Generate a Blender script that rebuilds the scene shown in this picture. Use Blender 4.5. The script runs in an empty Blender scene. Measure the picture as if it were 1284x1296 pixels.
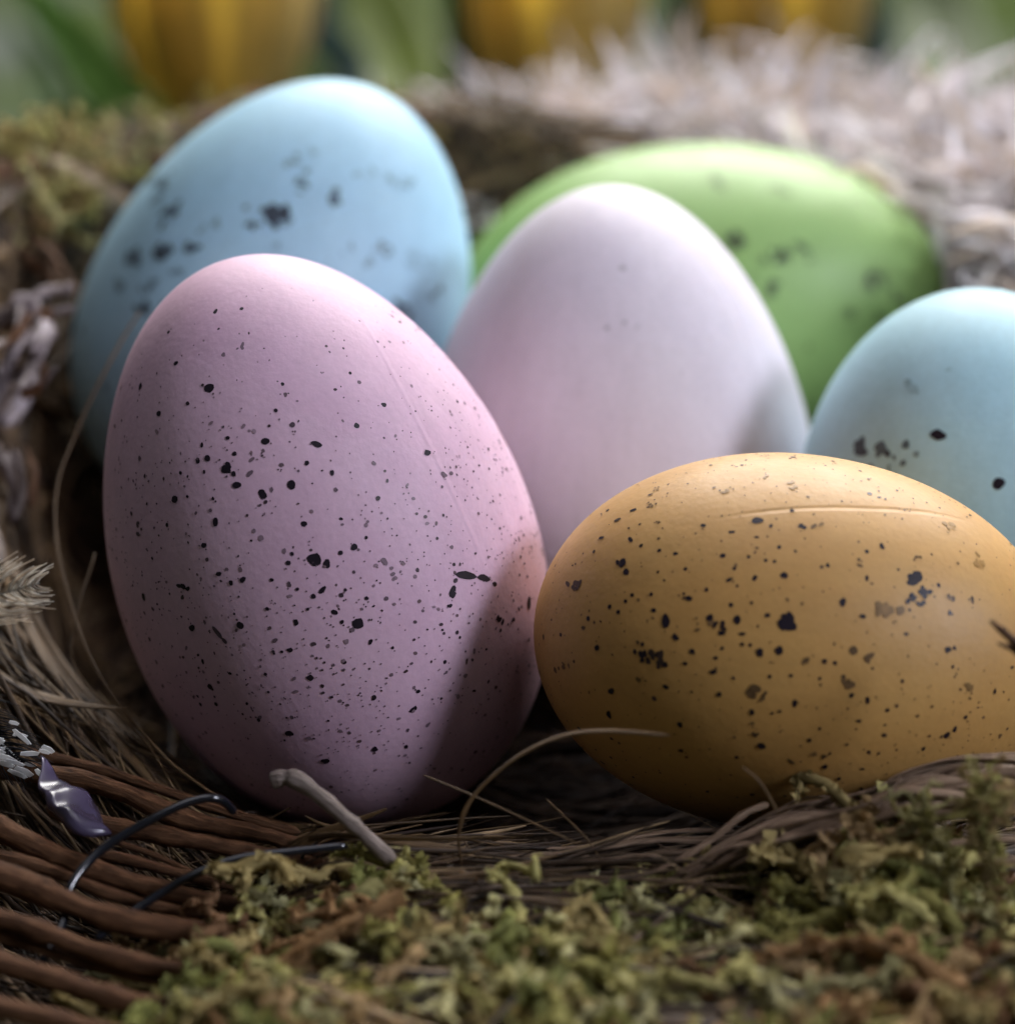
import bpy, math
import numpy as np

# ---------------------------------------------------------------- camera / light / exposure
# all lengths below are in centimetres, meshes are written in metres
CM = 0.01
F, CU, CV = 3850.0, 642.0, 648.0            # focal length in photo pixels, photo centre
PITCH = math.radians(18)
sp, cp = math.sin(PITCH), math.cos(PITCH)
CAM = np.array([0.0, -31 * cp, 31 * sp])
sc = bpy.context.scene
cd = bpy.data.cameras.new('camera')
cam = bpy.data.objects.new('camera', cd)
sc.collection.objects.link(cam)
cam.location = (CAM * CM).tolist()
cam.rotation_euler = (math.pi / 2 - PITCH, 0, 0)
cd.sensor_fit = 'HORIZONTAL'
cd.sensor_width = 36
cd.lens = F / 1284 * 36
cd.clip_start = 0.01
cd.clip_end = 50
cd.dof.use_dof = True
cd.dof.focus_distance = 29.7 * CM
cd.dof.aperture_fstop = 13.5
sc.camera = cam

w = bpy.data.worlds.new('World')
sc.world = w
w.use_nodes = True
bg = w.node_tree.nodes['Background']
bg.inputs[0].default_value = (0.86, 0.9, 1.0, 1)
bg.inputs[1].default_value = 0.07


def area(name, loc, target, size, power, col, size_y=None, half=None):
    l = bpy.data.lights.new(name, 'AREA')
    l.energy = power
    if half:                                  # a narrow beam, kept at the same strength in its middle
        h = math.radians(half)
        l.spread = 2 * h
        l.energy = power * (math.tan(h) - h) / math.tan(h)
    l.color = col
    l.size = size
    if size_y:
        l.shape = 'RECTANGLE'
        l.size_y = size_y
    o = bpy.data.objects.new(name, l)
    sc.collection.objects.link(o)
    o.location = loc
    from mathutils import Vector
    o.rotation_euler = (Vector(target) - Vector(loc)).to_track_quat('-Z', 'Y').to_euler()
    return o


area('window_light', (0.28, 0.95, 0.85), (0.0, 0.03, 0), 1.1, 35.0, (1.0, 0.97, 0.94), 0.55)
area('side_window_light', (0.9, -0.46, 0.58), (0.0, 0.008, 0), 0.3, 26.0, (0.82, 0.85, 1.0), 0.3, half=9)
area('overhead_fill_light', (0.05, 0.12, 1.3), (0.0, 0.12, 0), 1.0, 5.0, (0.95, 0.93, 1.0), 0.9)  # added soft fill from above, grades the eggs top to bottom; no ceiling lamp

sc.view_settings.view_transform = 'Standard'
sc.view_settings.look = 'None'
sc.view_settings.exposure = 0.05
sc.view_settings.gamma = 1.0
sc.view_settings.use_curve_mapping = False
try:
    sc.cycles.use_denoising = True
    sc.cycles.max_bounces = 8
except Exception:
    pass

rng = np.random.default_rng(7)


# ---------------------------------------------------------------- helpers
def pix(u, v, d):
    """world point (cm) seen at photo pixel (u, v) at depth d"""
    X = (u - CU) / F * d
    Y = (CV - v) / F * d
    return np.array([X, CAM[1] + d * cp + Y * sp, CAM[2] - d * sp + Y * cp])


def to_pix(P):
    q = P - CAM
    d = q[..., 1] * cp - q[..., 2] * sp
    Y = q[..., 1] * sp + q[..., 2] * cp
    return CU + F * q[..., 0] / d, CV - F * Y / d, d


def cam_dir(a):
    """camera space (right, up, depth) vector -> world"""
    return np.array([a[0], a[2] * cp + a[1] * sp, -a[2] * sp + a[1] * cp])


def sstep(a, b, x):
    t = np.clip((x - a) / (b - a), 0, 1)
    return t * t * (3 - 2 * t)


_lat = rng.random((64, 64, 64))


def vnoise(P, scale=1.0):
    """value noise, P (...,3) -> -1..1"""
    p = np.asarray(P, float) * scale + 100.0
    i = np.floor(p).astype(int)
    f = p - i
    f = f * f * (3 - 2 * f)
    i0, i1 = i % 64, (i + 1) % 64
    r = 0
    for a in (0, 1):
        for b in (0, 1):
            for c in (0, 1):
                wt = (f[..., 0] if a else 1 - f[..., 0]) * (f[..., 1] if b else 1 - f[..., 1]) * (f[..., 2] if c else 1 - f[..., 2])
                r = r + wt * _lat[(i1 if a else i0)[..., 0], (i1 if b else i0)[..., 1], (i1 if c else i0)[..., 2]]
    return r * 2 - 1


def fbm(P, scale=1.0, oct=3):
    r, a = 0, 1.0
    for k in range(oct):
        r = r + a * vnoise(P, scale * 2 ** k)
        a *= 0.5
    return r


def mesh(name, V, faces, smooth=True, col=None, uv=None, offset=None):
    V = np.asarray(V, float)
    if offset is not None:
        V = V - np.asarray(offset)
    me = bpy.data.meshes.new(name)
    if isinstance(faces, np.ndarray):
        n, k = faces.shape
        me.vertices.add(len(V))
        me.vertices.foreach_set('co', (V * CM).astype(np.float32).ravel())
        me.loops.add(n * k)
        me.loops.foreach_set('vertex_index', faces.astype(np.int32).ravel())
        me.polygons.add(n)
        me.polygons.foreach_set('loop_start', np.arange(0, n * k, k, dtype=np.int32))
        me.update(calc_edges=True)
    else:
        me.from_pydata((V * CM).tolist(), [], faces)
    me.validate()
    if smooth:
        me.polygons.foreach_set('use_smooth', np.ones(len(me.polygons), dtype=bool))
    if col is not None:
        a = me.color_attributes.new('tint', 'FLOAT_COLOR', 'POINT')
        c = np.ones((len(V), 4), np.float32)
        c[:, :3] = col
        a.data.foreach_set('color', c.ravel())
    if uv is not None:
        l = me.uv_layers.new(name='uv')
        idx = np.zeros(len(me.loops), np.int32)
        me.loops.foreach_get('vertex_index', idx)
        l.data.foreach_set('uv', np.asarray(uv, np.float32)[idx].ravel())
    me.update()
    return me


def link(name, data, mat=None, parent=None, loc=None):
    o = bpy.data.objects.new(name, data)
    sc.collection.objects.link(o)
    if mat is not None:
        data.materials.append(mat)
    if parent is not None:
        o.parent = parent
    if loc is not None:
        o.location = (np.asarray(loc) * CM).tolist()
    return o


def tag(o, label=None, cat=None, group=None, kind=None):
    if label: o['label'] = label
    if cat: o['category'] = cat
    if group: o['group'] = group
    if kind: o['kind'] = kind
    return o


def spline(P, n):
    """Catmull-Rom through control points"""
    P = np.asarray(P, float)
    P = np.vstack([2 * P[0] - P[1], P, 2 * P[-1] - P[-2]])
    out = []
    m = len(P) - 3
    for s in np.linspace(0, m - 1e-6, n):
        i = int(s)
        t = s - i
        a, b, c, d = P[i], P[i + 1], P[i + 2], P[i + 3]
        out.append(0.5 * (2 * b + (c - a) * t + (2 * a - 5 * b + 4 * c - d) * t * t + (3 * b - a - 3 * c + d) * t ** 3))
    return np.array(out)


def tubes(P, R, sides=5, flat=None, roll=None, cap=True):
    """many tubes at once. P (N,K,3), R (N,K); flat: cross-section aspect (N,) -> V, F(quads), fibre index, (u,v)"""
    N, K, _ = P.shape
    T = np.gradient(P, axis=1)
    T /= np.linalg.norm(T, axis=2, keepdims=True) + 1e-9
    ref = np.array([0.31, 0.22, 0.92])
    ref = np.broadcast_to(ref, T.shape)
    A = np.cross(T, ref)
    A /= np.linalg.norm(A, axis=2, keepdims=True) + 1e-9
    B = np.cross(T, A)
    if roll is None:
        roll = np.zeros((N, K))
    if roll.ndim == 1:
        roll = np.repeat(roll[:, None], K, 1)
    c, s = np.cos(roll)[..., None], np.sin(roll)[..., None]
    A, B = A * c + B * s, B * c - A * s
    ang = np.linspace(0, 2 * np.pi, sides, endpoint=False)
    fl = np.ones(N) if flat is None else flat
    V = (P[:, :, None, :] + R[:, :, None, None] * (A[:, :, None, :] * np.cos(ang)[:, None] + B[:, :, None, :] * np.sin(ang)[:, None] * fl[:, None, None, None]))
    idx = np.arange(N * K * sides).reshape(N, K, sides)
    a = idx[:, :-1]
    b = np.roll(a, -1, axis=2)
    d = idx[:, 1:]
    c2 = np.roll(d, -1, axis=2)
    Fq = np.stack([a, b, c2, d], -1).reshape(-1, 4)
    uv = np.stack(np.broadcast_arrays((np.arange(sides) / sides)[None, None, :], np.linspace(0, 1, K)[None, :, None], ), -1)
    uv = np.broadcast_to(uv, (N, K, sides, 2)).reshape(-1, 2)
    return V.reshape(-1, 3), Fq, np.repeat(np.arange(N), K * sides), uv


# ---------------------------------------------------------------- materials
def new_mat(name):
    m = bpy.data.materials.new(name)
    m.use_nodes = True
    nt = m.node_tree
    b = nt.nodes['Principled BSDF']
    return m, nt, b


def nd(nt, typ, **kw):
    n = nt.nodes.new(typ)
    for k, v in kw.items():
        if k in n.inputs:
            n.inputs[k].default_value = v
        else:
            setattr(n, k, v)
    return n


def ramp(nt, fac, stops):
    r = nt.nodes.new('ShaderNodeValToRGB')
    e = r.color_ramp.elements
    while len(e) < len(stops):
        e.new(0.5)
    for x, (p, c) in zip(e, stops):
        x.position = p
        x.color = (*c, 1)
    nt.links.new(fac, r.inputs[0])
    return r.outputs[0]


def tint_mat(name, rough=0.7, noise=(0.75, 1.2), nscale=250, spec=0.3, trans=0.0, bump=0.0, bscale=900, through=0.0):
    """own colour per fibre/leaflet from the tint attribute, broken up by noise"""
    m, nt, b = new_mat(name)
    at = nd(nt, 'ShaderNodeAttribute', attribute_name='tint')
    tc = nd(nt, 'ShaderNodeTexCoord')
    n = nd(nt, 'ShaderNodeTexNoise', Scale=nscale, Detail=3.0)
    nt.links.new(tc.outputs['Object'], n.inputs['Vector'])
    mr = nd(nt, 'ShaderNodeMapRange')
    mr.inputs['From Min'].default_value = 0.3
    mr.inputs['From Max'].default_value = 0.7
    mr.inputs['To Min'].default_value = noise[0]
    mr.inputs['To Max'].default_value = noise[1]
    nt.links.new(n.outputs[0], mr.inputs[0])
    mx = nd(nt, 'ShaderNodeVectorMath', operation='SCALE')
    nt.links.new(at.outputs['Color'], mx.inputs[0])
    nt.links.new(mr.outputs[0], mx.inputs['Scale'])
    nt.links.new(mx.outputs[0], b.inputs['Base Color'])
    b.inputs['Roughness'].default_value = rough
    b.inputs['Specular IOR Level'].default_value = spec
    if bump:
        n2 = nd(nt, 'ShaderNodeTexNoise', Scale=bscale, Detail=3.0)
        nt.links.new(tc.outputs['Object'], n2.inputs['Vector'])
        bp = nd(nt, 'ShaderNodeBump', Strength=bump, Distance=0.0004)
        nt.links.new(n2.outputs[0], bp.inputs['Height'])
        nt.links.new(bp.outputs[0], b.inputs['Normal'])
    if through:
        tr = nd(nt, 'ShaderNodeBsdfTranslucent')
        nt.links.new(mx.outputs[0], tr.inputs['Color'])
        ms = nd(nt, 'ShaderNodeMixShader')
        ms.inputs[0].default_value = through
        nt.links.new(b.outputs[0], ms.inputs[1])
        nt.links.new(tr.outputs[0], ms.inputs[2])
        nt.links.new(ms.outputs[0], nt.nodes['Material Output'].inputs['Surface'])
    if trans:
        b.inputs['Subsurface Weight'].default_value = trans
        b.inputs['Subsurface Radius'].default_value = (0.002, 0.0015, 0.001)
    return m


def bark_mat(name, dark, mid, light, rough=0.6, along=6.0, around=5.0, spec=0.35, bump=0.8):
    """streaks along the length, from the tube's own uv"""
    m, nt, b = new_mat(name)
    uv = nd(nt, 'ShaderNodeUVMap')
    mp = nd(nt, 'ShaderNodeMapping')
    mp.inputs['Scale'].default_value = (around, along, 1)
    oi = nd(nt, 'ShaderNodeObjectInfo')
    nt.links.new(uv.outputs[0], mp.inputs[0])
    cb = nd(nt, 'ShaderNodeCombineXYZ')
    sc_ = nd(nt, 'ShaderNodeMath', operation='MULTIPLY')
    sc_.inputs[1].default_value = 37.0
    nt.links.new(oi.outputs['Random'], sc_.inputs[0])
    nt.links.new(sc_.outputs[0], cb.inputs[2])
    ad = nd(nt, 'ShaderNodeVectorMath', operation='ADD')
    nt.links.new(mp.outputs[0], ad.inputs[0])
    nt.links.new(cb.outputs[0], ad.inputs[1])
    n = nd(nt, 'ShaderNodeTexNoise', Scale=2.0, Detail=6.0, Roughness=0.65)
    nt.links.new(ad.outputs[0], n.inputs['Vector'])
    c = ramp(nt, n.outputs[0], [(0.28, dark), (0.5, mid), (0.72, light)])
    nt.links.new(c, b.inputs['Base Color'])
    b.inputs['Roughness'].default_value = rough
    b.inputs['Specular IOR Level'].default_value = spec
    bp = nd(nt, 'ShaderNodeBump', Strength=bump, Distance=0.0004)
    nt.links.new(n.outputs[0], bp.inputs['Height'])
    nt.links.new(bp.outputs[0], b.inputs['Normal'])
    return m


def egg_mat(name, col, col2, rough=0.58, seam=None, seam_w=0.03, seam_h=1.0, mott=6.0):
    """painted foam shell: faint mottling, fine grain, an optional moulding seam (plane through the axis)"""
    m, nt, b = new_mat(name)
    tc = nd(nt, 'ShaderNodeTexCoord')
    n = nd(nt, 'ShaderNodeTexNoise', Scale=mott / CM / 6.0, Detail=4.0, Roughness=0.55)
    nt.links.new(tc.outputs['Object'], n.inputs['Vector'])
    c = ramp(nt, n.outputs[0], [(0.3, col2), (0.7, col)])
    # chalky paint: fine grain and thin streaks where the brush dragged
    gr = nd(nt, 'ShaderNodeTexNoise', Scale=1400.0, Detail=3.0, Roughness=0.7)
    nt.links.new(tc.outputs['Object'], gr.inputs['Vector'])
    stm = nd(nt, 'ShaderNodeMapping')
    stm.inputs['Scale'].default_value = (1.0, 1.0, 0.12)
    nt.links.new(tc.outputs['Object'], stm.inputs[0])
    stn = nd(nt, 'ShaderNodeTexNoise', Scale=420.0, Detail=3.0, Roughness=0.6)
    nt.links.new(stm.outputs[0], stn.inputs['Vector'])
    sm0 = nd(nt, 'ShaderNodeMath', operation='ADD')
    nt.links.new(gr.outputs[0], sm0.inputs[0])
    nt.links.new(stn.outputs[0], sm0.inputs[1])
    gm = nd(nt, 'ShaderNodeMapRange')
    gm.inputs['From Min'].default_value = 0.6
    gm.inputs['From Max'].default_value = 1.4
    gm.inputs['To Min'].default_value = 0.90
    gm.inputs['To Max'].default_value = 1.06
    nt.links.new(sm0.outputs[0], gm.inputs[0])
    cm = nd(nt, 'ShaderNodeVectorMath', operation='SCALE')
    nt.links.new(c, cm.inputs[0])
    nt.links.new(gm.outputs[0], cm.inputs['Scale'])
    nt.links.new(cm.outputs[0], b.inputs['Base Color'])
    b.inputs['Roughness'].default_value = rough
    b.inputs['Specular IOR Level'].default_value = 0.5
    b.inputs['Subsurface Weight'].default_value = 0.12
    b.inputs['Subsurface Radius'].default_value = (0.002, 0.0015, 0.0012)
    n2 = nd(nt, 'ShaderNodeTexNoise', Scale=1500.0, Detail=2.0)
    nt.links.new(tc.outputs['Object'], n2.inputs['Vector'])
    n3 = nd(nt, 'ShaderNodeTexNoise', Scale=300.0, Detail=2.0)
    nt.links.new(tc.outputs['Object'], n3.inputs['Vector'])
    bp0 = nd(nt, 'ShaderNodeBump', Strength=0.06, Distance=0.0004)
    nt.links.new(n3.outputs[0], bp0.inputs['Height'])
    bp = nd(nt, 'ShaderNodeBump', Strength=0.16, Distance=0.0002)
    nt.links.new(n2.outputs[0], bp.inputs['Height'])
    nt.links.new(bp0.outputs[0], bp.inputs['Normal'])
    last = bp
    rg = nd(nt, 'ShaderNodeMapRange')
    rg.inputs['To Min'].default_value = rough - 0.06
    rg.inputs['To Max'].default_value = rough + 0.1
    nt.links.new(n3.outputs[0], rg.inputs[0])
    nt.links.new(rg.outputs[0], b.inputs['Roughness'])
    if seam is not None:
        # seam = (unit normal of plane, local), (local direction that must be > 0)
        nrm, off, half, lo, hi = seam
        dot = nd(nt, 'ShaderNodeVectorMath', operation='DOT_PRODUCT')
        dot.inputs[1].default_value = nrm
        wob = nd(nt, 'ShaderNodeTexNoise', Scale=90.0)
        nt.links.new(tc.outputs['Object'], wob.inputs['Vector'])
        wm = nd(nt, 'ShaderNodeMath', operation='MULTIPLY_ADD')
        wm.inputs[1].default_value = 0.0006
        wm.inputs[2].default_value = -0.0003 - off * CM
        nt.links.new(wob.outputs[0], wm.inputs[0])
        nt.links.new(tc.outputs['Object'], dot.inputs[0])
        sm = nd(nt, 'ShaderNodeMath', operation='ADD')
        nt.links.new(dot.outputs['Value'], sm.inputs[0])
        nt.links.new(wm.outputs[0], sm.inputs[1])
        ab = nd(nt, 'ShaderNodeMath', operation='ABSOLUTE')
        nt.links.new(sm.outputs[0], ab.inputs[0])
        mr = nd(nt, 'ShaderNodeMapRange', interpolation_type='SMOOTHSTEP')
        mr.inputs['From Min'].default_value = 0
        mr.inputs['From Max'].default_value = seam_w * CM
        mr.inputs['To Min'].default_value = 1
        mr.inputs['To Max'].default_value = 0
        nt.links.new(ab.outputs[0], mr.inputs[0])
        d2 = nd(nt, 'ShaderNodeVectorMath', operation='DOT_PRODUCT')
        d2.inputs[1].default_value = half
        nt.links.new(tc.outputs['Object'], d2.inputs[0])
        dm = nd(nt, 'ShaderNodeMath', operation='SUBTRACT')
        dm.inputs[1].default_value = lo * CM
        nt.links.new(d2.outputs['Value'], dm.inputs[0])
        da = nd(nt, 'ShaderNodeMath', operation='ABSOLUTE')
        nt.links.new(dm.outputs[0], da.inputs[0])
        m2 = nd(nt, 'ShaderNodeMapRange', interpolation_type='SMOOTHSTEP')
        m2.inputs['From Min'].default_value = hi * 0.45 * CM
        m2.inputs['From Max'].default_value = hi * CM
        m2.inputs['To Min'].default_value = 1
        m2.inputs['To Max'].default_value = 0
        nt.links.new(da.outputs[0], m2.inputs[0])
        mu = nd(nt, 'ShaderNodeMath', operation='MULTIPLY')
        nt.links.new(mr.outputs[0], mu.inputs[0])
        nt.links.new(m2.outputs[0], mu.inputs[1])
        b2 = nd(nt, 'ShaderNodeBump', Strength=abs(seam_h), Distance=0.0005)
        b2.invert = seam_h < 0
        nt.links.new(mu.outputs[0], b2.inputs['Height'])
        nt.links.new(bp.outputs[0], b2.inputs['Normal'])
        last = b2
    nt.links.new(last.outputs[0], b.inputs['Normal'])
    return m


M_speck = tint_mat('speckle_paint', rough=0.45, noise=(0.8, 1.2), nscale=900)
M_moss = tint_mat('moss', rough=0.85, noise=(0.7, 1.3), nscale=350, spec=0.1, through=0.2)
M_fibre = tint_mat('dry_fibre', rough=0.55, noise=(0.6, 1.25), nscale=220, spec=0.35)
M_pale = tint_mat('pale_fibre', rough=0.65, noise=(0.8, 1.15), nscale=200, spec=0.25, through=0.55)
M_petal = tint_mat('petal', rough=0.5, noise=(0.85, 1.1), nscale=60, spec=0.3, through=0.62)
M_leaf = tint_mat('leaf', rough=0.5, noise=(0.8, 1.15), nscale=80, spec=0.25, through=0.35)
M_bed = tint_mat('nest_bed', rough=0.9, noise=(0.5, 1.4), nscale=160, spec=0.1, bump=0.9, bscale=500)
M_wicker = bark_mat('wicker', (0.018, 0.008, 0.004), (0.1, 0.044, 0.019), (0.2, 0.1, 0.05), spec=0.15, rough=0.7, along=9, around=7, bump=1.0)
M_twig = bark_mat('grey_twig', (0.06, 0.045, 0.04), (0.17, 0.13, 0.11), (0.3, 0.25, 0.22), rough=0.65, along=5, around=5)
M_bast = bark_mat('bast', (0.08, 0.045, 0.026), (0.22, 0.14, 0.085), (0.44, 0.32, 0.22), rough=0.5, along=2, around=9, bump=0.7)
M_straw = bark_mat('straw', (0.05, 0.028, 0.012), (0.13, 0.075, 0.03), (0.25, 0.155, 0.07), rough=0.5, along=3, around=6)


def simple(name, col, rough, spec=0.5, coat=0.0, nscale=200, var=0.25, trans=0.0):
    m, nt, b = new_mat(name)
    tc = nd(nt, 'ShaderNodeTexCoord')
    n = nd(nt, 'ShaderNodeTexNoise', Scale=nscale, Detail=4.0)
    nt.links.new(tc.outputs['Object'], n.inputs['Vector'])
    lo = tuple(x * (1 - var) for x in col)
    hi = tuple(min(1, x * (1 + var)) for x in col)
    nt.links.new(ramp(nt, n.outputs[0], [(0.3, lo), (0.7, hi)]), b.inputs['Base Color'])
    b.inputs['Roughness'].default_value = rough
    b.inputs['Specular IOR Level'].default_value = spec
    b.inputs['Coat Weight'].default_value = coat
    b.inputs['Transmission Weight'].default_value = trans
    bp = nd(nt, 'ShaderNodeBump', Strength=0.2, Distance=0.0004)
    nt.links.new(n.outputs[0], bp.inputs['Height'])
    nt.links.new(bp.outputs[0], b.inputs['Normal'])
    return m


M_wire = simple('dark_wire', (0.005, 0.006, 0.01), 0.16, spec=0.7, nscale=60)
M_bead = simple('purple_bead', (0.07, 0.055, 0.1), 0.25, spec=0.5, coat=0.0, nscale=150, var=0.5, trans=0.15)

# ---------------------------------------------------------------- setting: ground
GZ = -7.0
g = np.linspace(-300, 300, 61)
gx, gy = np.meshgrid(g, g + 150, indexing='ij')
gv = np.stack([gx, gy, np.full_like(gx, GZ)], -1).reshape(-1, 3)
ii = np.arange(61 * 61).reshape(61, 61)
gf = np.stack([ii[:-1, :-1], ii[1:, :-1], ii[1:, 1:], ii[:-1, 1:]], -1).reshape(-1, 4)
m, nt, b = new_mat('ground_stone')
tc = nd(nt, 'ShaderNodeTexCoord')
n1 = nd(nt, 'ShaderNodeTexNoise', Scale=9.0, Detail=5.0, Roughness=0.6)
nt.links.new(tc.outputs['Object'], n1.inputs['Vector'])
nt.links.new(ramp(nt, n1.outputs[0], [(0.35, (0.015, 0.022, 0.008)), (0.52, (0.04, 0.058, 0.016)), (0.68, (0.08, 0.09, 0.085))]), b.inputs['Base Color'])
n2 = nd(nt, 'ShaderNodeTexNoise', Scale=120.0, Detail=4.0)
nt.links.new(tc.outputs['Object'], n2.inputs['Vector'])
bp = nd(nt, 'ShaderNodeBump', Strength=0.5, Distance=0.003)
nt.links.new(n2.outputs[0], bp.inputs['Height'])
nt.links.new(bp.outputs[0], b.inputs['Normal'])
b.inputs['Roughness'].default_value = 0.95
b.inputs['Specular IOR Level'].default_value = 0.05
ground = link('ground', mesh('ground', gv, gf, smooth=False), m)
tag(ground, 'dark mottled green ground stretching away behind the nest', 'ground', kind='structure')


# ---------------------------------------------------------------- eggs
def profile(t, k):
    tt = np.cos(np.linspace(0, np.pi, 400))
    mx = np.sqrt((1 - tt * tt) / (1 + k * tt)).max()
    t = np.clip(t, -1, 1)
    return np.sqrt((1 - t * t) / (1 + k * t)) / mx


class Egg:
    def __init__(self, u, v, L, W, phi, k, psi, d):
        self.L, self.W, self.k = L, W, k
        psi = math.radians(psi)
        z = np.array([math.sin(phi) * math.cos(psi), math.cos(phi) * math.cos(psi), -math.sin(psi)])
        x = np.cross([0, 0, 1.0], z)
        x /= np.linalg.norm(x)
        y = np.cross(z, x)
        # camera space (right, up, depth) is left-handed in this order: flip y to keep a proper rotation
        self.A = np.stack([cam_dir(x), cam_dir(-y), cam_dir(z)], 1)
        self.c = pix(u, v, d)
        self.d = d

    def local(self, P):
        return (P - self.c) @ self.A

    def gap(self, P):
        q = self.local(P)
        t = q[..., 2] / (self.L / 2)
        R = profile(t, self.k) * self.W / 2
        return np.where(np.abs(t) < 1, np.hypot(q[..., 0], q[..., 1]) - R, 1.0)

    def cast(self, u, v):
        u, v = np.atleast_1d(u).astype(float), np.atleast_1d(v).astype(float)
        ds = np.linspace(self.d - 4, self.d + 1.5, 700)
        X = (u[:, None] - CU) / F * ds
        Y = (CV - v[:, None]) / F * ds
        P = np.stack([X, CAM[1] + ds * cp + Y * sp, CAM[2] - ds * sp + Y * cp], -1)
        ins = self.gap(P) < 0
        hit = ins.any(1)
        i = ins.argmax(1)
        Q = self.local(P[np.arange(len(u)), i])
        return hit, Q

    def snap(self, Q, lift=0.0):
        """put local points onto the shell along the direction from the axis"""
        t = np.clip(Q[..., 2] / (self.L / 2), -0.9995, 0.9995)
        R = profile(t, self.k) * self.W / 2
        r = np.hypot(Q[..., 0], Q[..., 1]) + 1e-9
        out = Q.copy()
        s = (R + lift) / r
        out[..., 0] *= s
        out[..., 1] *= s
        return out

    def normal(self, Q):
        e = 1e-3
        t = Q[..., 2] / (self.L / 2)
        dR = (profile(t + e, self.k) - profile(t - e, self.k)) * self.W / 2 / (2 * e * self.L / 2)
        r = np.hypot(Q[..., 0], Q[..., 1]) + 1e-9
        n = np.stack([Q[..., 0] / r, Q[..., 1] / r, -dR], -1)
        return n / np.linalg.norm(n, axis=-1, keepdims=True)

    def mesh(self, name, nt_=96, na=128, seed=0):
        th = np.linspace(0, np.pi, nt_ + 1)[1:-1]
        t = np.cos(th)
        R = profile(t, self.k) * self.W / 2
        a = np.linspace(0, 2 * np.pi, na, endpoint=False)
        V = np.stack([R[:, None] * np.cos(a), R[:, None] * np.sin(a), np.repeat((t * self.L / 2)[:, None], na, 1)], -1).reshape(-1, 3)
        # real moulded foam is never a perfect solid of revolution
        nz = vnoise(V + seed * 17.3, 0.55) * 0.016 + vnoise(V + seed * 7.3, 1.6) * 0.0015
        V = V * (1 + nz[:, None] / (self.W / 2))
        K = nt_ - 1
        V = np.vstack([V, [[0, 0, self.L / 2]], [[0, 0, -self.L / 2]]])
        ix = np.arange(K * na).reshape(K, na)
        q = np.stack([ix[:-1], ix[1:], np.roll(ix[1:], -1, 1), np.roll(ix[:-1], -1, 1)], -1).reshape(-1, 4).tolist()
        top = [[K * na, int(ix[0, j]), int(ix[0, (j + 1) % na])] for j in range(na)]
        bot = [[K * na + 1, int(ix[-1, (j + 1) % na]), int(ix[-1, j])] for j in range(na)]
        self.seed = seed
        return mesh(name, V, q + top + bot)

    def bumpr(self, Q):
        nz = vnoise(Q + self.seed * 17.3, 0.55) * 0.016 + vnoise(Q + self.seed * 7.3, 1.6) * 0.0015
        return Q * (1 + nz[..., None] / (self.W / 2))


EGGS = {
    'pink': Egg(405.2, 685.8, 6.141, 4.391, -.333, .206, 12, 31.5),
    'blue': Egg(356.4, 394.9, 5.833, 4.635, .41, .31, 8, 36.8),
    'white': Egg(777.9, 542.2, 5.609, 4.598, -.045, .487, 12, 35.1),
    'green': Egg(879.4, 407, 6.568, 4.63, 1.41, .18, 0, 39.6),
    'yellow': Egg(1007.5, 813.4, 5.191, 3.732, 1.647, .079, 3, 30.1),
    'pale_blue': Egg(1239.3, 645.6, 4.893, 4.01, -.084, .1, 12, 33.45),
}


def build_egg(key, name, label, mat, seed):
    e = EGGS[key]
    o = link(name, e.mesh(name, seed=seed), mat)
    from mathutils import Matrix
    mw = Matrix.Identity(4)
    for r in range(3):
        for c in range(3):
            mw[r][c] = e.A[r, c]
        mw[r][3] = e.c[r] * CM
    o.matrix_world = mw
    tag(o, label, 'egg', 'painted eggs lying in the nest')
    return o


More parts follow.
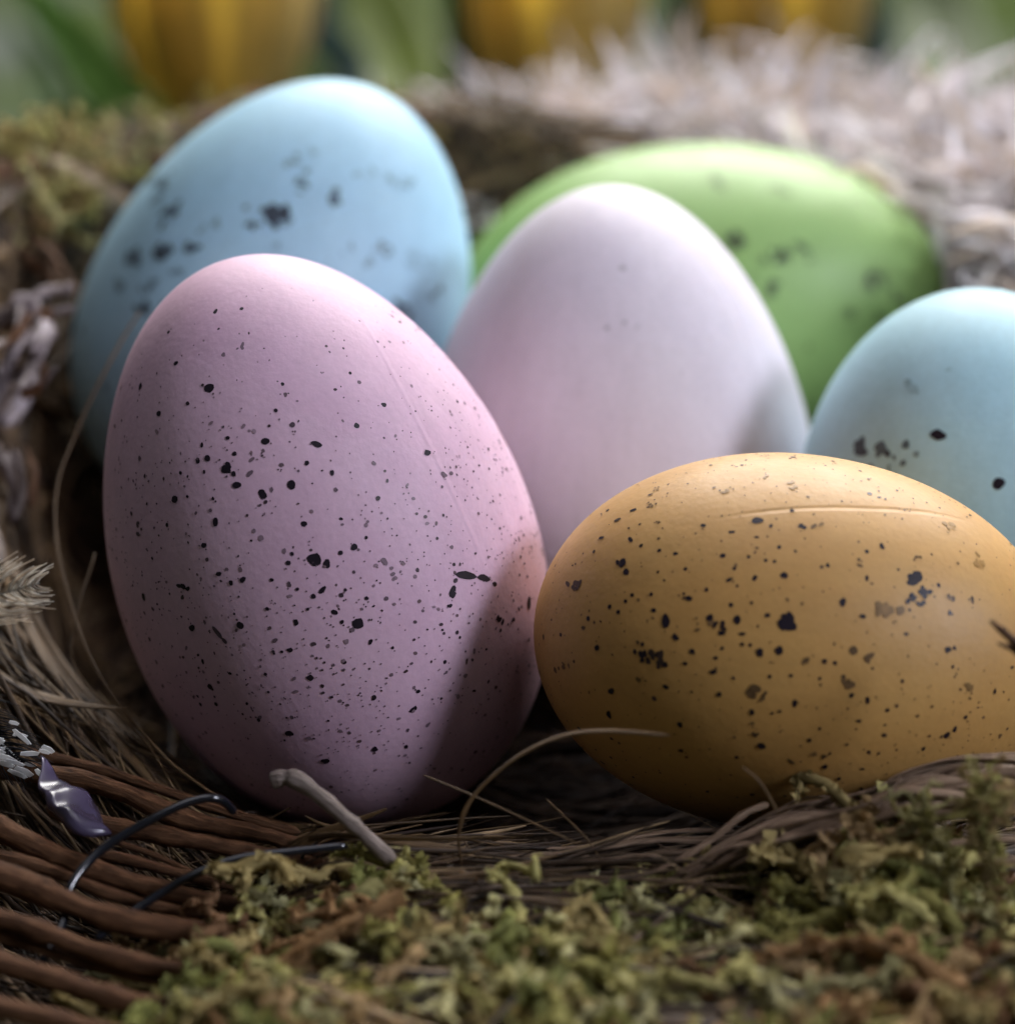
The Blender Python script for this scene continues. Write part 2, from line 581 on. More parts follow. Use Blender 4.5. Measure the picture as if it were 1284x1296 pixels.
def speckles(key, egg_obj, spots, base, n_rand, rmin, rmax, seed, region=None, dark=(0.013, 0.008, 0.014), fade_rand=0.35):
    """paint flecks: irregular little discs of paint sitting on the shell.
    spots: (u, v, rx, ry, angle, strength, lumps) measured on the photo"""
    e = EGGS[key]
    r = np.random.default_rng(seed)
    base = np.array(base)
    dark = np.array(dark)
    V, Fc, C = [], [], []

    def fleck(Q, rx, ry, ang, col, lift):
        n = e.normal(Q)
        up = e.A.T @ np.array([0, sp, cp])
        tx = np.cross(up, n)
        tx /= np.linalg.norm(tx) + 1e-9
        ty = np.cross(n, tx)
        ca, sa = math.cos(ang), math.sin(ang)
        a1, a2 = tx * ca + ty * sa, ty * ca - tx * sa
        m_ = 7 if max(rx, ry) < 0.025 else 11
        th = np.linspace(0, 2 * np.pi, m_, endpoint=False)
        rad = 1 + 0.28 * r.normal(size=m_).clip(-1.6, 1.6)
        rad = 0.6 * rad + 0.2 * np.roll(rad, 1) + 0.2 * np.roll(rad, -1)
        ring = Q + (np.cos(th) * rx * rad)[:, None] * a1 + (np.sin(th) * ry * rad)[:, None] * a2
        P = np.vstack([ring, Q[None]])
        P = e.bumpr(e.snap(P))
        P = P + e.normal(P) * lift
        k0 = len(V)
        V.extend(P.tolist())
        C.extend([col] * len(P))
        for j in range(m_):
            Fc.append([k0 + m_, k0 + j, k0 + (j + 1) % m_])

    for s in spots:
        u, v, rx, ry, ang, st, lumps = s
        px = e.d / F
        col = base * (1 - st) + dark * st
        if lumps <= 1:
            hit, Q = e.cast(u, v)
            if hit[0]:
                fleck(Q[0], rx * px, ry * px, ang, col, 0.003 + r.random() * 0.004)
        else:
            for j in range(lumps):
                ca, sa = math.cos(ang), math.sin(ang)
                du, dv = r.normal(0, 0.5, 2).clip(-1.1, 1.1) * (rx, ry)
                hit, Q = e.cast(u + du * ca + dv * sa, v - du * sa + dv * ca)
                if hit[0]:
                    q = r.uniform(0.35, 0.65) * min(rx, ry)
                    fleck(Q[0], max(q * r.uniform(0.8, 1.8), 1.3) * px, max(q, 1.2) * px, r.uniform(0, 3.1), col * r.uniform(0.9, 1.2), 0.003 + r.random() * 0.005)
    # the same spatter carried on over the whole shell
    cnt = 0
    clus = [(r.uniform(-0.75, 0.75), r.uniform(0, 2 * np.pi)) for _ in range(28)]
    while cnt < n_rand:
        if r.random() < 0.35:
            t0, a0 = clus[r.integers(len(clus))]
            t, a = t0 + r.normal(0, 0.2), a0 + r.normal(0, 0.4)
        else:
            t, a = r.uniform(-0.97, 0.9), r.uniform(0, 2 * np.pi)
        if abs(t) > 0.985:
            continue
        R = profile(t, e.k) * e.W / 2
        Q = np.array([R * math.cos(a), R * math.sin(a), t * e.L / 2])
        if region is not None and not region(e, Q, r):
            continue
        q = rmin + (rmax - rmin) * r.random() ** 5
        st = np.clip(1 - fade_rand * r.random() ** 1.2 * 1.7, 0.25, 1)
        dk = dark + np.array([0.05, 0.028, 0.02]) * r.random() ** 2
        fleck(Q, q * r.uniform(0.8, 1.25), q * r.uniform(0.7, 1.05), r.uniform(0, 3.1), base * (1 - st) + dk * st, 0.003 + r.random() * 0.004)
        cnt += 1
    o = link('speckles', mesh('speckles', V, Fc, smooth=True, col=np.array(C)), M_speck, egg_obj)
    tag(o, kind='stuff')
    return o


def conv(lst, s, ox, oy, default_st=1.0):
    """spots read off an enlarged crop -> photo pixels; (x, y, r) or (x, y, rx, ry, angle, strength, lumps)"""
    out = []
    for a in lst:
        x, y, rx = a[:3]
        ry = a[3] if len(a) > 3 else rx
        ang = a[4] if len(a) > 4 else 0.0
        st = a[5] if len(a) > 5 else default_st
        lm = a[6] if len(a) > 6 else 1
        out.append((ox + x / s, oy + y / s, 1.12 * rx / s, 1.12 * ry / s, ang, st, lm))
    return out


C_PINK, C_BLUE, C_WHITE = (0.62, 0.42, 0.52), (0.38, 0.61, 0.73), (0.67, 0.62, 0.68)
C_GREEN, C_YEL, C_PBLUE = (0.28, 0.45, 0.14), (0.50, 0.285, 0.085), (0.38, 0.60, 0.67)


def mul(c, f):
    return tuple(min(1, x * y) for x, y in zip(c, f))


yl = EGGS['yellow']
pk = EGGS['pink']
wh = EGGS['white']


def seam_plane(e, p1, p2, p3=None):
    """plane through the egg axis direction fitted to pixels that lie on the seam (local frame)"""
    pts = [e.cast(*p)[1][0] for p in (p1, p2, p3) if p is not None]
    if len(pts) == 3:
        n = np.cross(pts[1] - pts[0], pts[2] - pts[0])
    else:
        n = np.cross(pts[0], pts[1])
    n /= np.linalg.norm(n)
    return tuple(n), float(n @ pts[0]), pts


ny, oy_, _p = seam_plane(yl, (905, 657), (1050, 643), (1185, 652))
dirx = yl.A.T @ np.array([1.0, 0, 0])
sy = (ny, oy_, tuple(dirx), 0.4, 1.35)
np_, op_, _p = seam_plane(pk, (455, 400), (535, 545), (580, 640))
upl = pk.A.T @ np.array([0, sp, cp])
spk = (np_, op_, tuple(upl), 1.0, 1.5)
nw, ow, _p = seam_plane(wh, (660, 345), (640, 385), (628, 420))
sw = (nw, ow, tuple(wh.A.T @ np.array([0, sp, cp])), 1.2, 0.9)

M_pink = egg_mat('pink_shell', C_PINK, mul(C_PINK, (0.93, 0.88, 0.93)), seam=spk, seam_w=0.04, seam_h=0.1)
M_blue = egg_mat('blue_shell', C_BLUE, mul(C_BLUE, (0.9, 0.94, 0.97)), rough=0.58)
M_white = egg_mat('white_shell', C_WHITE, mul(C_WHITE, (0.97, 0.95, 0.97)), rough=0.6, seam=sw, seam_w=0.04, seam_h=-0.2)
M_green = egg_mat('green_shell', C_GREEN, mul(C_GREEN, (0.9, 0.95, 0.9)), rough=0.5)
M_yellow = egg_mat('yellow_shell', C_YEL, mul(C_YEL, (0.95, 0.9, 0.85)), rough=0.52, seam=sy, seam_w=0.04, seam_h=-0.18)
M_pblue = egg_mat('pale_blue_shell', C_PBLUE, mul(C_PBLUE, (0.92, 0.96, 0.97)), rough=0.58)

egg_pink = build_egg('pink', 'egg', 'pink egg with fine dark speckles standing upright at front left', M_pink, 1)
egg_yellow = build_egg('yellow', 'egg', 'mustard yellow speckled egg lying on its side at front right', M_yellow, 2)
egg_white = build_egg('white', 'egg', 'plain pale lilac white egg standing between the pink and green eggs', M_white, 3)
egg_blue = build_egg('blue', 'egg', 'large light blue egg with dark smudges leaning behind the pink egg', M_blue, 4)
egg_green = build_egg('green', 'egg', 'bright green egg lying on its side behind the white egg', M_green, 5)
egg_pblue = build_egg('pale_blue', 'egg', 'pale blue egg cut off by the right edge, behind the yellow egg', M_pblue, 6)

PINK = [(253, 300, 9), (290, 482, 16, 13, .5, 1, 7), (313, 516, 9, 6), (372, 534, 8), (436, 516, 8, 9), (377, 418, 8, 6), (490, 424, 11, 6, -.2), (228, 460, 5), (249, 455, 6), (736, 445, 9, 7), (777, 488, 12, 8, -.3, .8, 4),
        (640, 338, 6, 5), (486, 681, 12), (513, 689, 7), (575, 653, 6), (99, 613, 8, 11, 0, .9, 3), (176, 547, 7), (195, 740, 9, 12, 0, 1, 4), (109, 762, 6, 9), (216, 832, 7), (323, 826, 7), (329, 724, 6), (301, 732, 5), (585, 820, 10, 11),
        (505, 747, 8, 5, .7), (485, 760, 5), (446, 819, 5, 6), (433, 880, 6, 5), (478, 942, 6), (618, 987, 5), (705, 1012, 9, 5, .8), (431, 1065, 8, 6), (258, 964, 7), (620, 1100, 6), (512, 1125, 10, 7), (822, 714, 22, 8, -.15), (862, 722, 16, 6, -.2), (885, 734, 6, 5),
        (793, 752, 7, 11, -.3), (785, 783, 6, 4), (897, 817, 9, 10, 0, 1, 3), (962, 780, 8, 12), (775, 907, 4), (603, 765, 4), (656, 710, 9, 12, .4, .7, 4), (640, 685, 5, 7, .5, .7), (463, 602, 5), (470, 467, 5), (525, 487, 4, 6), (580, 383, 5),
        (143, 356, 5), (102, 298, 5, 8), (181, 246, 6, 4), (268, 133, 5, 6), (327, 127, 4), (322, 215, 7, 6, 0, .8, 3), (416, 292, 4), (401, 350, 4), (268, 597, 5, 8), (242, 648, 5), (160, 602, 4), (190, 487, 4), (310, 445, 5), (295, 410, 4),
        (437, 668, 4), (429, 688, 4), (531, 797, 7, 5, -.6), (548, 818, 4), (611, 863, 4, 7, -.4), (272, 842, 13, 4, -.9, .9), (288, 862, 9, 4, -.8, .9), (240, 905, 4, 6), (300, 932, 5, 3), (382, 790, 4), (397, 888, 3), (415, 885, 3), (660, 875, 3),
        (690, 1095, 4), (840, 972, 5, 3), (808, 853, 3), (345, 488, 9, 4, .7, .8), (353, 395, 8, 6, 0, .6, 3), (262, 544, 4), (205, 540, 3), (237, 425, 3, 5), (70, 410, 6, 9, 0, .5, 3), (55, 460, 5, 8, 0, .5, 3), (275, 712, 6, 4), (392, 725, 4, 3),
        (545, 590, 4, 3), (600, 632, 3), (545, 665, 4), (450, 745, 4), (472, 790, 3), (555, 748, 3), (705, 545, 4, 3, 0, .8), (790, 360, 4, 3, 0, .6), (805, 452, 9, 5, -.2, .4, 3), (735, 600, 5, 3, 0, .6), (525, 985, 4, 3), (365, 1030, 5, 4, 0, .7), (553, 908, 4), (270, 1000, 4), (235, 1000, 4), (716, 972, 4), (767, 988, 3), (940, 715, 3), (957, 718, 3), (505, 268, 9, 3, 0, .6, 3), (565, 268, 3), (165, 178, 4)]
YEL = [(610, 245, 14, 8), (728, 259, 6), (683, 389, 10, 9), (836, 459, 8, 9), (690, 513, 22, 17, 0, 1, 12), (690, 513, 15, 13), (491, 497, 9, 7), (520, 522, 13, 9, -.6, 1, 5), (520, 538, 9, 5), (562, 505, 7, 10), (640, 493, 7, 5), (376, 505, 9, 13), (401, 548, 7, 10, .5), (431, 445, 16, 6, -.1, 1, 4), (435, 448, 8, 5),
       (1022, 405, 16, 13, .7, 1, 8), (1035, 430, 22, 10, 0, 1, 8), (1015, 448, 18, 9, 0, 1, 8), (1042, 462, 10, 8, 0, 1, 4), (1035, 345, 14, 6, 0, .75, 4), (940, 483, 36, 14, .15, .6, 16), (320, 600, 22, 10, -.4, 1, 8), (355, 605, 20, 12, -.3, .95, 8), (368, 625, 10, 10, 0, 1, 4),
       (262, 365, 12, 14, .6, 1, 5), (137, 415, 22, 11, .4, .9, 10), (290, 217, 9, 6), (333, 203, 13, 7, .2, .7, 5), (205, 230, 10, 5, .5, .8, 3), (209, 290, 8, 6), (283, 295, 9, 5, -.6), (310, 310, 5), (250, 243, 10, 5, .5, .9), (352, 250, 14, 5, 0, .8, 4), (350, 162, 14, 5, .2, .5, 4), (472, 258, 6, 5), (523, 337, 6, 5), (554, 371, 5), (607, 395, 6), (670, 583, 9), (621, 590, 7, 9),
       (862, 583, 9, 9, 0, .8), (905, 603, 10, 10, 0, .8, 5), (742, 610, 9, 10, 0, .8, 4), (445, 585, 7), (500, 638, 9, 5), (427, 617, 7, 4), (505, 602, 5, 4), (377, 678, 7), (234, 690, 8), (227, 748, 7, 10), (315, 567, 5, 7), (197, 577, 7), (175, 500, 5), (230, 470, 6), (253, 483, 5), (337, 437, 5), (345, 478, 6, 5), (288, 440, 5), (272, 455, 5),
       (600, 685, 13, 13, 0, .8, 6), (630, 705, 16, 6, .6, .9, 4), (600, 742, 6, 8, .4), (711, 720, 6, 10), (850, 672, 12, 11, 0, .8, 6), (860, 697, 6), (900, 712, 5, 9), (952, 737, 5), (413, 775, 7), (413, 843, 7, 5), (609, 803, 10, 8, 0, .9, 4), (625, 830, 9, 7), (790, 855, 12, 6, 0, .9, 4), (790, 883, 7), (755, 850, 9, 6, 0, .7, 3), (885, 890, 6, 3), (943, 803, 5), (1045, 838, 4, 6),
       (1108, 803, 8), (1128, 788, 6, 7), (1110, 581, 8, 7), (1128, 577, 4, 6), (1123, 625, 4), (1165, 680, 10, 12, 0, .6, 5), (1165, 705, 10, 6, 0, .6, 3), (1233, 690, 5, 8), (1155, 757, 5), (1117, 443, 8, 9, 0, .8, 4), (1115, 485, 5, 7), (1174, 450, 5, 9, 0, .8), (1135, 355, 6, 9, 0, .6, 3), (880, 355, 7, 13, .2, .8, 4), (898, 325, 5), (898, 397, 4, 8), (886, 495, 6, 5), (796, 362, 6, 5), (712, 325, 4), (670, 315, 4),
       (540, 165, 16, 8, .3, .45, 6), (712, 155, 18, 8, -.3, .3, 6), (628, 130, 14, 6, .3, .35, 5), (1195, 355, 12, 20, .5, .35, 6), (1120, 270, 10, 20, .5, .35, 6), (938, 313, 5, 7), (1085, 413, 5), (980, 372, 4), (540, 400, 9, 4, .5), (612, 288, 6, 3), (545, 275, 7, 4), (590, 340, 4), (635, 350, 4), (658, 352, 4), (425, 372, 5), (400, 332, 6, 4), (355, 380, 4), (358, 322, 5), (545, 465, 5), (460, 525, 6, 8, .5, .7, 3), (575, 540, 8, 3), (575, 567, 5), (596, 568, 4), (523, 577, 5), (110, 625, 18, 10, .4, .7, 6), (315, 660, 9, 7, 0, .7, 3), (735, 262, 5), (760, 260, 10, 5, .7, .7), (780, 255, 9, 4, .7, .6), (1000, 540, 6, 4), (788, 610, 5), (815, 615, 5), (838, 650, 5), (700, 648, 5, 4), (645, 650, 4), (672, 740, 5, 3), (652, 745, 4), (775, 655, 4), (877, 765, 5, 3), (1030, 752, 5, 4, 0, .7), (1068, 728, 5, 4, 0, .7), (748, 815, 5), (775, 785, 4), (902, 845, 5), (560, 860, 5), (700, 870, 10, 4, -.7, .8), (825, 915, 5)]
BLUE = [(760, 470, 11, 26, -.1, .8, 7), (735, 410, 14, 12, 0, .55, 5), (845, 500, 15, 13, 0, .85, 6), (690, 545, 26, 18, .6, 1, 10), (640, 566, 24, 8, 0, .95, 5), (730, 567, 10, 7, 0, .6, 3), (430, 537, 14, 28, -.6, .9, 8), (420, 632, 24, 15, .2, .95, 8), (485, 628, 17, 12, 0, .9, 6), (400, 465, 20, 26, -.9, .65, 8), (335, 650, 16, 28, -.4, .8, 8), (550, 568, 16, 9, .4, .5, 4), (510, 585, 14, 8, .5, .45, 3),
        (980, 630, 14, 11, 0, .55, 5), (935, 650, 10, 20, -.2, .45, 5), (1095, 740, 12, 18, 0, .45, 5), (1015, 782, 16, 13, 0, .9, 6), (920, 440, 16, 10, 0, .25, 4), (380, 720, 22, 12, .3, .6, 6), (450, 690, 12, 9, 0, .5, 4), (890, 627, 9, 7, 0, .5, 2), (1020, 455, 24, 14, 0, .3, 6), (1060, 660, 30, 18, 0, .25, 6), (700, 620, 10, 6, 0, .4, 3), (790, 385, 9, 7, 0, .3, 3), (365, 780, 12, 14, 0, .9, 5), (300, 720, 12, 16, 0, .6, 5), (420, 770, 10, 8, 0, .5, 4)]
GREEN = [(580, 615, 22, 18, 0, .8, 8), (690, 645, 20, 15, .3, .85, 7), (735, 628, 15, 14, 0, .7, 5), (650, 662, 16, 10, 0, .6, 5), (530, 462, 16, 20, 0, .55, 6), (930, 705, 22, 18, 0, .7, 8), (670, 737, 22, 18, 0, .7, 7), (985, 748, 18, 18, 0, .6, 6), (700, 480, 20, 14, 0, .4, 5), (620, 700, 12, 10, 0, .5, 4), (760, 660, 12, 10, 0, .5, 4), (860, 790, 16, 12, 0, .6, 5), (940, 800, 20, 14, 0, .6, 5)]
PBL = [(1187, 550, 9, 7, 0, 1, 1), (1265, 613, 7, 7, 0, 1, 1), (1087, 567, 9, 14, 0, .9, 8), (1116, 565, 8, 12, 0, .85, 7), (1147, 563, 5, 5, 0, .8, 1), (1130, 577, 9, 5, 0, .95, 4), (1143, 590, 7, 5, 0, .8, 3), (1150, 488, 10, 9, 0, .35, 4), (1100, 592, 6, 5, 0, .8, 3), (1075, 590, 6, 5, 0, .6, 3), (1160, 575, 4, 4, 0, .6, 1), (1122, 595, 5, 4, 0, .8, 2), (1200, 470, 8, 5, 0, .25, 3)]
WHI = [(787, 340, 4, 4, 0, .45, 1), (805, 413, 5, 3, 0, .5, 2), (768, 415, 3, 3, 0, .45, 1), (736, 500, 6, 4, 0, .2, 2), (790, 408, 3, 3, 0, .4, 1), (862, 470, 4, 3, 0, .2, 2), (700, 470, 4, 3, 0, .2, 2), (935, 480, 4, 3, 0, .2, 2)]

speckles('pink', egg_pink, conv(PINK, 1.752, 120, 320), C_PINK, 4200, 0.008, 0.026, 11, fade_rand=0.22,
         region=lambda e, Q, r: r.random() < 1.0 - 0.85 * sstep(0.3, 0.85, Q[2] / (e.L / 2)))
speckles('yellow', egg_yellow, conv(YEL, 2.0577, 660, 540), C_YEL, 1700, 0.008, 0.026, 12, fade_rand=0.22)
speckles('blue', egg_blue, [(a_, b_, c_ * 1.12, d_ * 1.12, e_, f_ * 0.92, g_ + 2) for a_, b_, c_, d_, e_, f_, g_ in conv(BLUE, 2.0, 0, 0)], C_BLUE, 130, 0.012, 0.07, 13, fade_rand=0.6, region=lambda e, Q, r: Q[2] < 0.2 * e.L)
speckles('green', egg_green, conv(GREEN, 2.0, 642, 0), C_GREEN, 120, 0.012, 0.07, 14, fade_rand=0.6, region=lambda e, Q, r: (e.A @ Q)[2] < 0.6)
speckles('pale_blue', egg_pblue, PBL, C_PBLUE, 60, 0.012, 0.05, 15, fade_rand=0.7, region=lambda e, Q, r: (e.A @ Q)[2] < -0.6)
speckles('white', egg_white, WHI, C_WHITE, 60, 0.008, 0.03, 16, fade_rand=1.2, region=lambda e, Q, r: (e.A @ Q)[2] < 0.5)

# ---------------------------------------------------------------- nest
NC = np.array([0.9, 4.5])
RX, RY = 7.6, 7.5


def z_rim(th):
    s = np.sin(th)
    return -2.8 + 4.3 * sstep(-0.92, 0.15, s) - 1.1 * sstep(-0.3, 0.5, np.cos(th)) * sstep(-0.6, 0.2, s)


def bed_z(x, y):
    a, b_ = (x - NC[0]) / RX, (y - NC[1]) / RY
    rho = np.hypot(a, b_)
    th = np.arctan2(b_, a)
    zr = z_rim(th)
    z = -3.7 + (zr + 3.7) * sstep(0.76, 1.0, rho)
    front = sstep(0.1, -0.6, np.sin(th))
    out0 = 1.12 + 0.33 * front
    z = z + (GZ + 0.05 - zr) * sstep(out0, out0 + 0.4, rho)
    z = z - 1.0 * sstep(-1.6, -3.4, x) * sstep(-0.6, -2.4, y)      # open gap behind the rim's rods
    return z


def polar(th, rho):
    return NC[0] + RX * rho * np.cos(th), NC[1] + RY * rho * np.sin(th)


nest_base = np.array([NC[0], NC[1], GZ])
nest = bpy.data.objects.new('nest', None)
sc.collection.objects.link(nest)
nest.location = (nest_base * CM).tolist()
nest.empty_display_size = 0.02
tag(nest, 'round brown nest of twigs, straw and moss holding the painted eggs', 'nest')

# bed
nth, nr = 220, 90
th = np.linspace(0, 2 * np.pi, nth, endpoint=False)
rh = np.linspace(0.02, 1.9, nr)
TH, RH = np.meshgrid(th, rh, indexing='ij')
x, y = polar(TH, RH)
z = bed_z(x, y)
P = np.stack([x, y, z], -1)
z = z + 0.10 * fbm(P, 1.6, 4) * sstep(1.75, 1.5, RH) - 0.12
P = np.stack([x, y, np.maximum(z, GZ - 0.02)], -1).reshape(-1, 3)
ix = np.arange(nth * nr).reshape(nth, nr)
fq = np.stack([ix[:, :-1], ix[:, 1:], np.roll(ix, -1, 0)[:, 1:], np.roll(ix, -1, 0)[:, :-1]], -1).reshape(-1, 4)
nb = fbm(P, 2.5, 3)[:, None]
colb = np.array([0.026, 0.016, 0.01]) * (1 + 0.5 * nb)
bed = link('bed', mesh('bed', P, fq, col=np.clip(colb, 0.005, 1), offset=nest_base), M_bed, nest)


def clear_of_eggs(P, margin=0.03, allow_front=False, share=0.12):
    """P (N,K,3) -> mask of fibres that neither cut an egg nor cross in front of one"""
    ok = np.ones(len(P), bool)
    u, v, d = to_pix(P)
    for e in EGGS.values():
        gmin = e.gap(P).min(1)
        ok &= gmin > margin
        if not allow_front:
            # a straight look from the camera: is an egg right behind this point?
            for s in (0.6, 1.2, 1.8, 2.6, 3.4, 4.4, 5.6):
                D = (P - CAM)
                D = D / np.linalg.norm(D, axis=-1, keepdims=True)
                hid = (e.gap(P + D * s) < -0.12).mean(1)
                ok &= hid <= share
    return ok


def fibres(name, N, th_rng, rho_rng, span, lift, rad, cols, seed, mat, K=16, flat=(0.3, 0.8), wander=0.06, kind='stuff', front_ok=False, lab=None):
    r = np.random.default_rng(seed)
    t0 = r.uniform(*th_rng, N)
    dt = r.uniform(*span, N) * r.choice([-1, 1], N)
    s = np.linspace(-0.5, 0.5, K)
    TH = t0[:, None] + dt[:, None] * s
    RHO = r.uniform(*rho_rng, N)[:, None] + r.normal(0, wander, N)[:, None] * s * 2 + r.normal(0, wander * 0.7, N)[:, None] * (s * s * 4 - 0.3)
    x, y = polar(TH, RHO)
    L = r.uniform(*lift, N)[:, None] + r.normal(0, 0.25, N)[:, None] * s + np.abs(r.normal(0, 0.25, N))[:, None] * s * s * 3
    P = np.stack([x, y, bed_z(x, y) + L], -1)
    P += 0.10 * np.stack([vnoise(P + 31, 0.9), vnoise(P + 57, 0.9), vnoise(P + 83, 0.9)], -1)
    ok = clear_of_eggs(P, allow_front=front_ok, share=0.04)
    P, N2 = P[ok], int(ok.sum())
    R = (r.uniform(*rad, N2) * (0.6 + 0.8 * r.random(N2)))[:, None] * (1 - 0.75 * np.abs(s * 2) ** 3)
    fl = r.uniform(*flat, N2)
    roll = r.uniform(0, 3.14, N2)[:, None] + r.normal(0, 0.8, N2)[:, None] * s
    V, Fq, fi, uv = tubes(P, R, 5, fl, roll)
    cc = np.array(cols)[r.integers(len(cols), size=N2)] * r.uniform(0.55, 1.35, N2)[:, None]
    o = link(name, mesh(name, V, Fq, col=cc[fi], offset=nest_base), mat, nest)
    return tag(o, lab, kind=kind)


BR = [(0.13, 0.078, 0.035), (0.07, 0.04, 0.02), (0.19, 0.12, 0.055), (0.04, 0.022, 0.012), (0.24, 0.16, 0.08), (0.09, 0.055, 0.03)]
DK = [(0.025, 0.014, 0.008), (0.045, 0.026, 0.014), (0.07, 0.042, 0.022), (0.015, 0.009, 0.006)]  # dark straw browns, deepened so the colour carries shade under and between eggs
PI = math.pi
fibres('straw_fibres', 3600, (PI * 0.62, PI * 1.42), (0.76, 1.14), (0.25, 1.0), (-0.05, 0.3), (0.012, 0.038), DK[1:3] + BR, 21, M_fibre)
fibres('straw_fibres', 320, (PI * 0.47, PI * 0.62), (0.84, 1.2), (0.2, 0.7), (-0.05, 0.5), (0.02, 0.06), BR, 22, M_fibre)
fibres('straw_fibres', 700, (PI * 1.25, PI * 1.8), (0.72, 1.08), (0.15, 0.6), (-0.08, 0.12), (0.012, 0.035), DK + BR[:2], 23, M_fibre)
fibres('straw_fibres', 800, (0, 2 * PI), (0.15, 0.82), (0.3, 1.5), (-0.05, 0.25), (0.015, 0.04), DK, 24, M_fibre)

fibres('straw_fibres', 260, (PI * 1.2, PI * 1.42), (1.0, 1.5), (0.1, 0.4), (-0.05, 0.15), (0.012, 0.04), DK + BR[:3], 25, M_fibre)

fibres('straw_fibres', 900, (-PI * 0.32, PI * 0.1), (0.78, 1.14), (0.25, 0.8), (-0.05, 0.3), (0.015, 0.045), BR, 26, M_fibre)
fibres('straw_fibres', 3000, (0, 2 * PI), (1.1, 1.62), (0.2, 0.7), (-0.05, 0.15), (0.02, 0.05), BR + DK, 27, M_fibre)

# single blades of dry grass curling up the left wall
r = np.random.default_rng(33)
made = 0
tries = 0
while made < 75 and tries < 600:
    tries += 1
    t0 = r.uniform(PI * 0.92, PI * 1.36)
    dt = r.uniform(0.35, 0.9)
    s = np.linspace(-0.5, 0.5, 22)
    rho = r.uniform(0.82, 1.08) + r.normal(0, 0.05) * s * 2 + r.normal(0, 0.03) * s * s * 4
    x, y = polar(t0 + dt * s, rho)
    L = r.uniform(0.1, 0.5) + r.normal(0, 0.25) * s + abs(r.normal(0, 0.3)) * s * s * 3
    P = np.stack([x, y, bed_z(x, y) + L], -1)[None]
    if not clear_of_eggs(P)[0]:
        continue
    R = r.uniform(0.045, 0.13) * (1 - 0.8 * np.abs(s * 2) ** 2.5)[None]
    V, Fq, fi, uv = tubes(P, R, 6, np.array([0.22]), (r.uniform(0, 3.1) + r.normal(0, 0.6) * s)[None])
    link('grass_blade', mesh('grass_blade', V, Fq, uv=uv, offset=nest_base), M_straw, nest)
    made += 1


def rod(name, pts, rad, mat, n=40, flat=1.0, sides=12, taper=(1, 1), label=None, rough=0.06, roll=0.0, parent=None, seed=0, wav=1.2, endround=True):
    """one rod / strip through photo-measured points (u, v, depth)"""
    C = spline([pix(*p) for p in pts], n)
    C = C + 0.35 * rough * np.stack([vnoise(C + seed, wav), vnoise(C + seed + 9, wav), vnoise(C + seed + 23, wav)], -1)
    s = np.linspace(0, 1, n)
    R = rad * (taper[0] + (taper[1] - taper[0]) * s)
    R = R * (1 + rough * 1.6 * vnoise(np.stack([s * 14 + seed, s * 0 + seed, s * 0], -1)))
    if endround:
        e = np.minimum(s, 1 - s) * (n - 1)
        R = R * np.sqrt(np.clip(1 - (1 - np.minimum(e / 2.0, 1)) ** 2, 0.02, 1))
    V, Fq, fi, uv = tubes(C[None], R[None], sides, np.array([flat]), np.full((1, n), roll) + (0.5 * vnoise(np.stack([s * 3 + seed, s, s], -1)))[None] * (flat < 0.9))
    V = V + rough * rad * 0.6 * vnoise(V, 3.0 / max(rad, 0.05) * 0.3)[:, None]
    uv = uv * np.array([1, np.linalg.norm(np.diff(C, axis=0), axis=1).sum() / 5.0])
    # closed ends
    faces = Fq.tolist() + [list(range(sides - 1, -1, -1)), list(range((n - 1) * sides, n * sides))]
    par = nest if parent is None else parent
    o = link(name, mesh(name, V, faces, uv=uv, offset=nest_base), mat, par)
    return tag(o, label)


# wicker rods of the front left rim
RODS = [([(-90, 962, 30.3), (60, 980, 29.9), (150, 1004, 29.6), (240, 1036, 29.35), (340, 1060, 29.2), (450, 1092, 29.1)], 0.125),
        ([(-90, 942, 30.9), (40, 955, 30.6), (130, 976, 30.3), (250, 1014, 30.0), (380, 1052, 29.8)], 0.08),
        ([(60, 1022, 29.5), (150, 1046, 29.3), (230, 1062, 29.15), (320, 1080, 29.0), (400, 1094, 28.95), (480, 1115, 28.9)], 0.105),
        ([(-90, 1018, 29.3), (10, 1052, 29.0), (90, 1092, 28.75), (180, 1122, 28.6), (290, 1148, 28.5), (420, 1166, 28.5)], 0.135),
        ([(110, 1078, 29.1), (190, 1098, 28.9), (260, 1116, 28.8), (350, 1132, 28.8)], 0.07),
        ([(150, 1068, 29.2), (200, 1086, 29.1), (250, 1112, 28.9), (300, 1126, 28.8)], 0.04),
        ([(-90, 1082, 28.5), (20, 1114, 28.2), (110, 1148, 28.0), (240, 1180, 27.9), (380, 1200, 27.9)], 0.15),
        ([(-90, 1060, 28.9), (40, 1092, 28.7), (140, 1130, 28.5), (260, 1160, 28.4)], 0.08),
        ([(-90, 1140, 27.9), (40, 1178, 27.6), (150, 1212, 27.4), (300, 1240, 27.3)], 0.13),
        ([(-90, 1195, 27.3), (60, 1236, 27.0), (180, 1270, 26.8), (320, 1295, 26.7)], 0.14),
        ([(-90, 1160, 27.9), (60, 1205, 27.6), (200, 1240, 27.4), (330, 1260, 27.3)], 0.07),
        ([(-90, 1255, 26.7), (60, 1290, 26.4), (200, 1320, 26.2), (340, 1340, 26.2)], 0.13)]
for k, (pts, rad) in enumerate(RODS):
    rod('wicker_rod', pts, rad * 0.85, M_wicker, seed=100 + 3 * k, rough=0.11, taper=(1.1, 0.75), n=52)
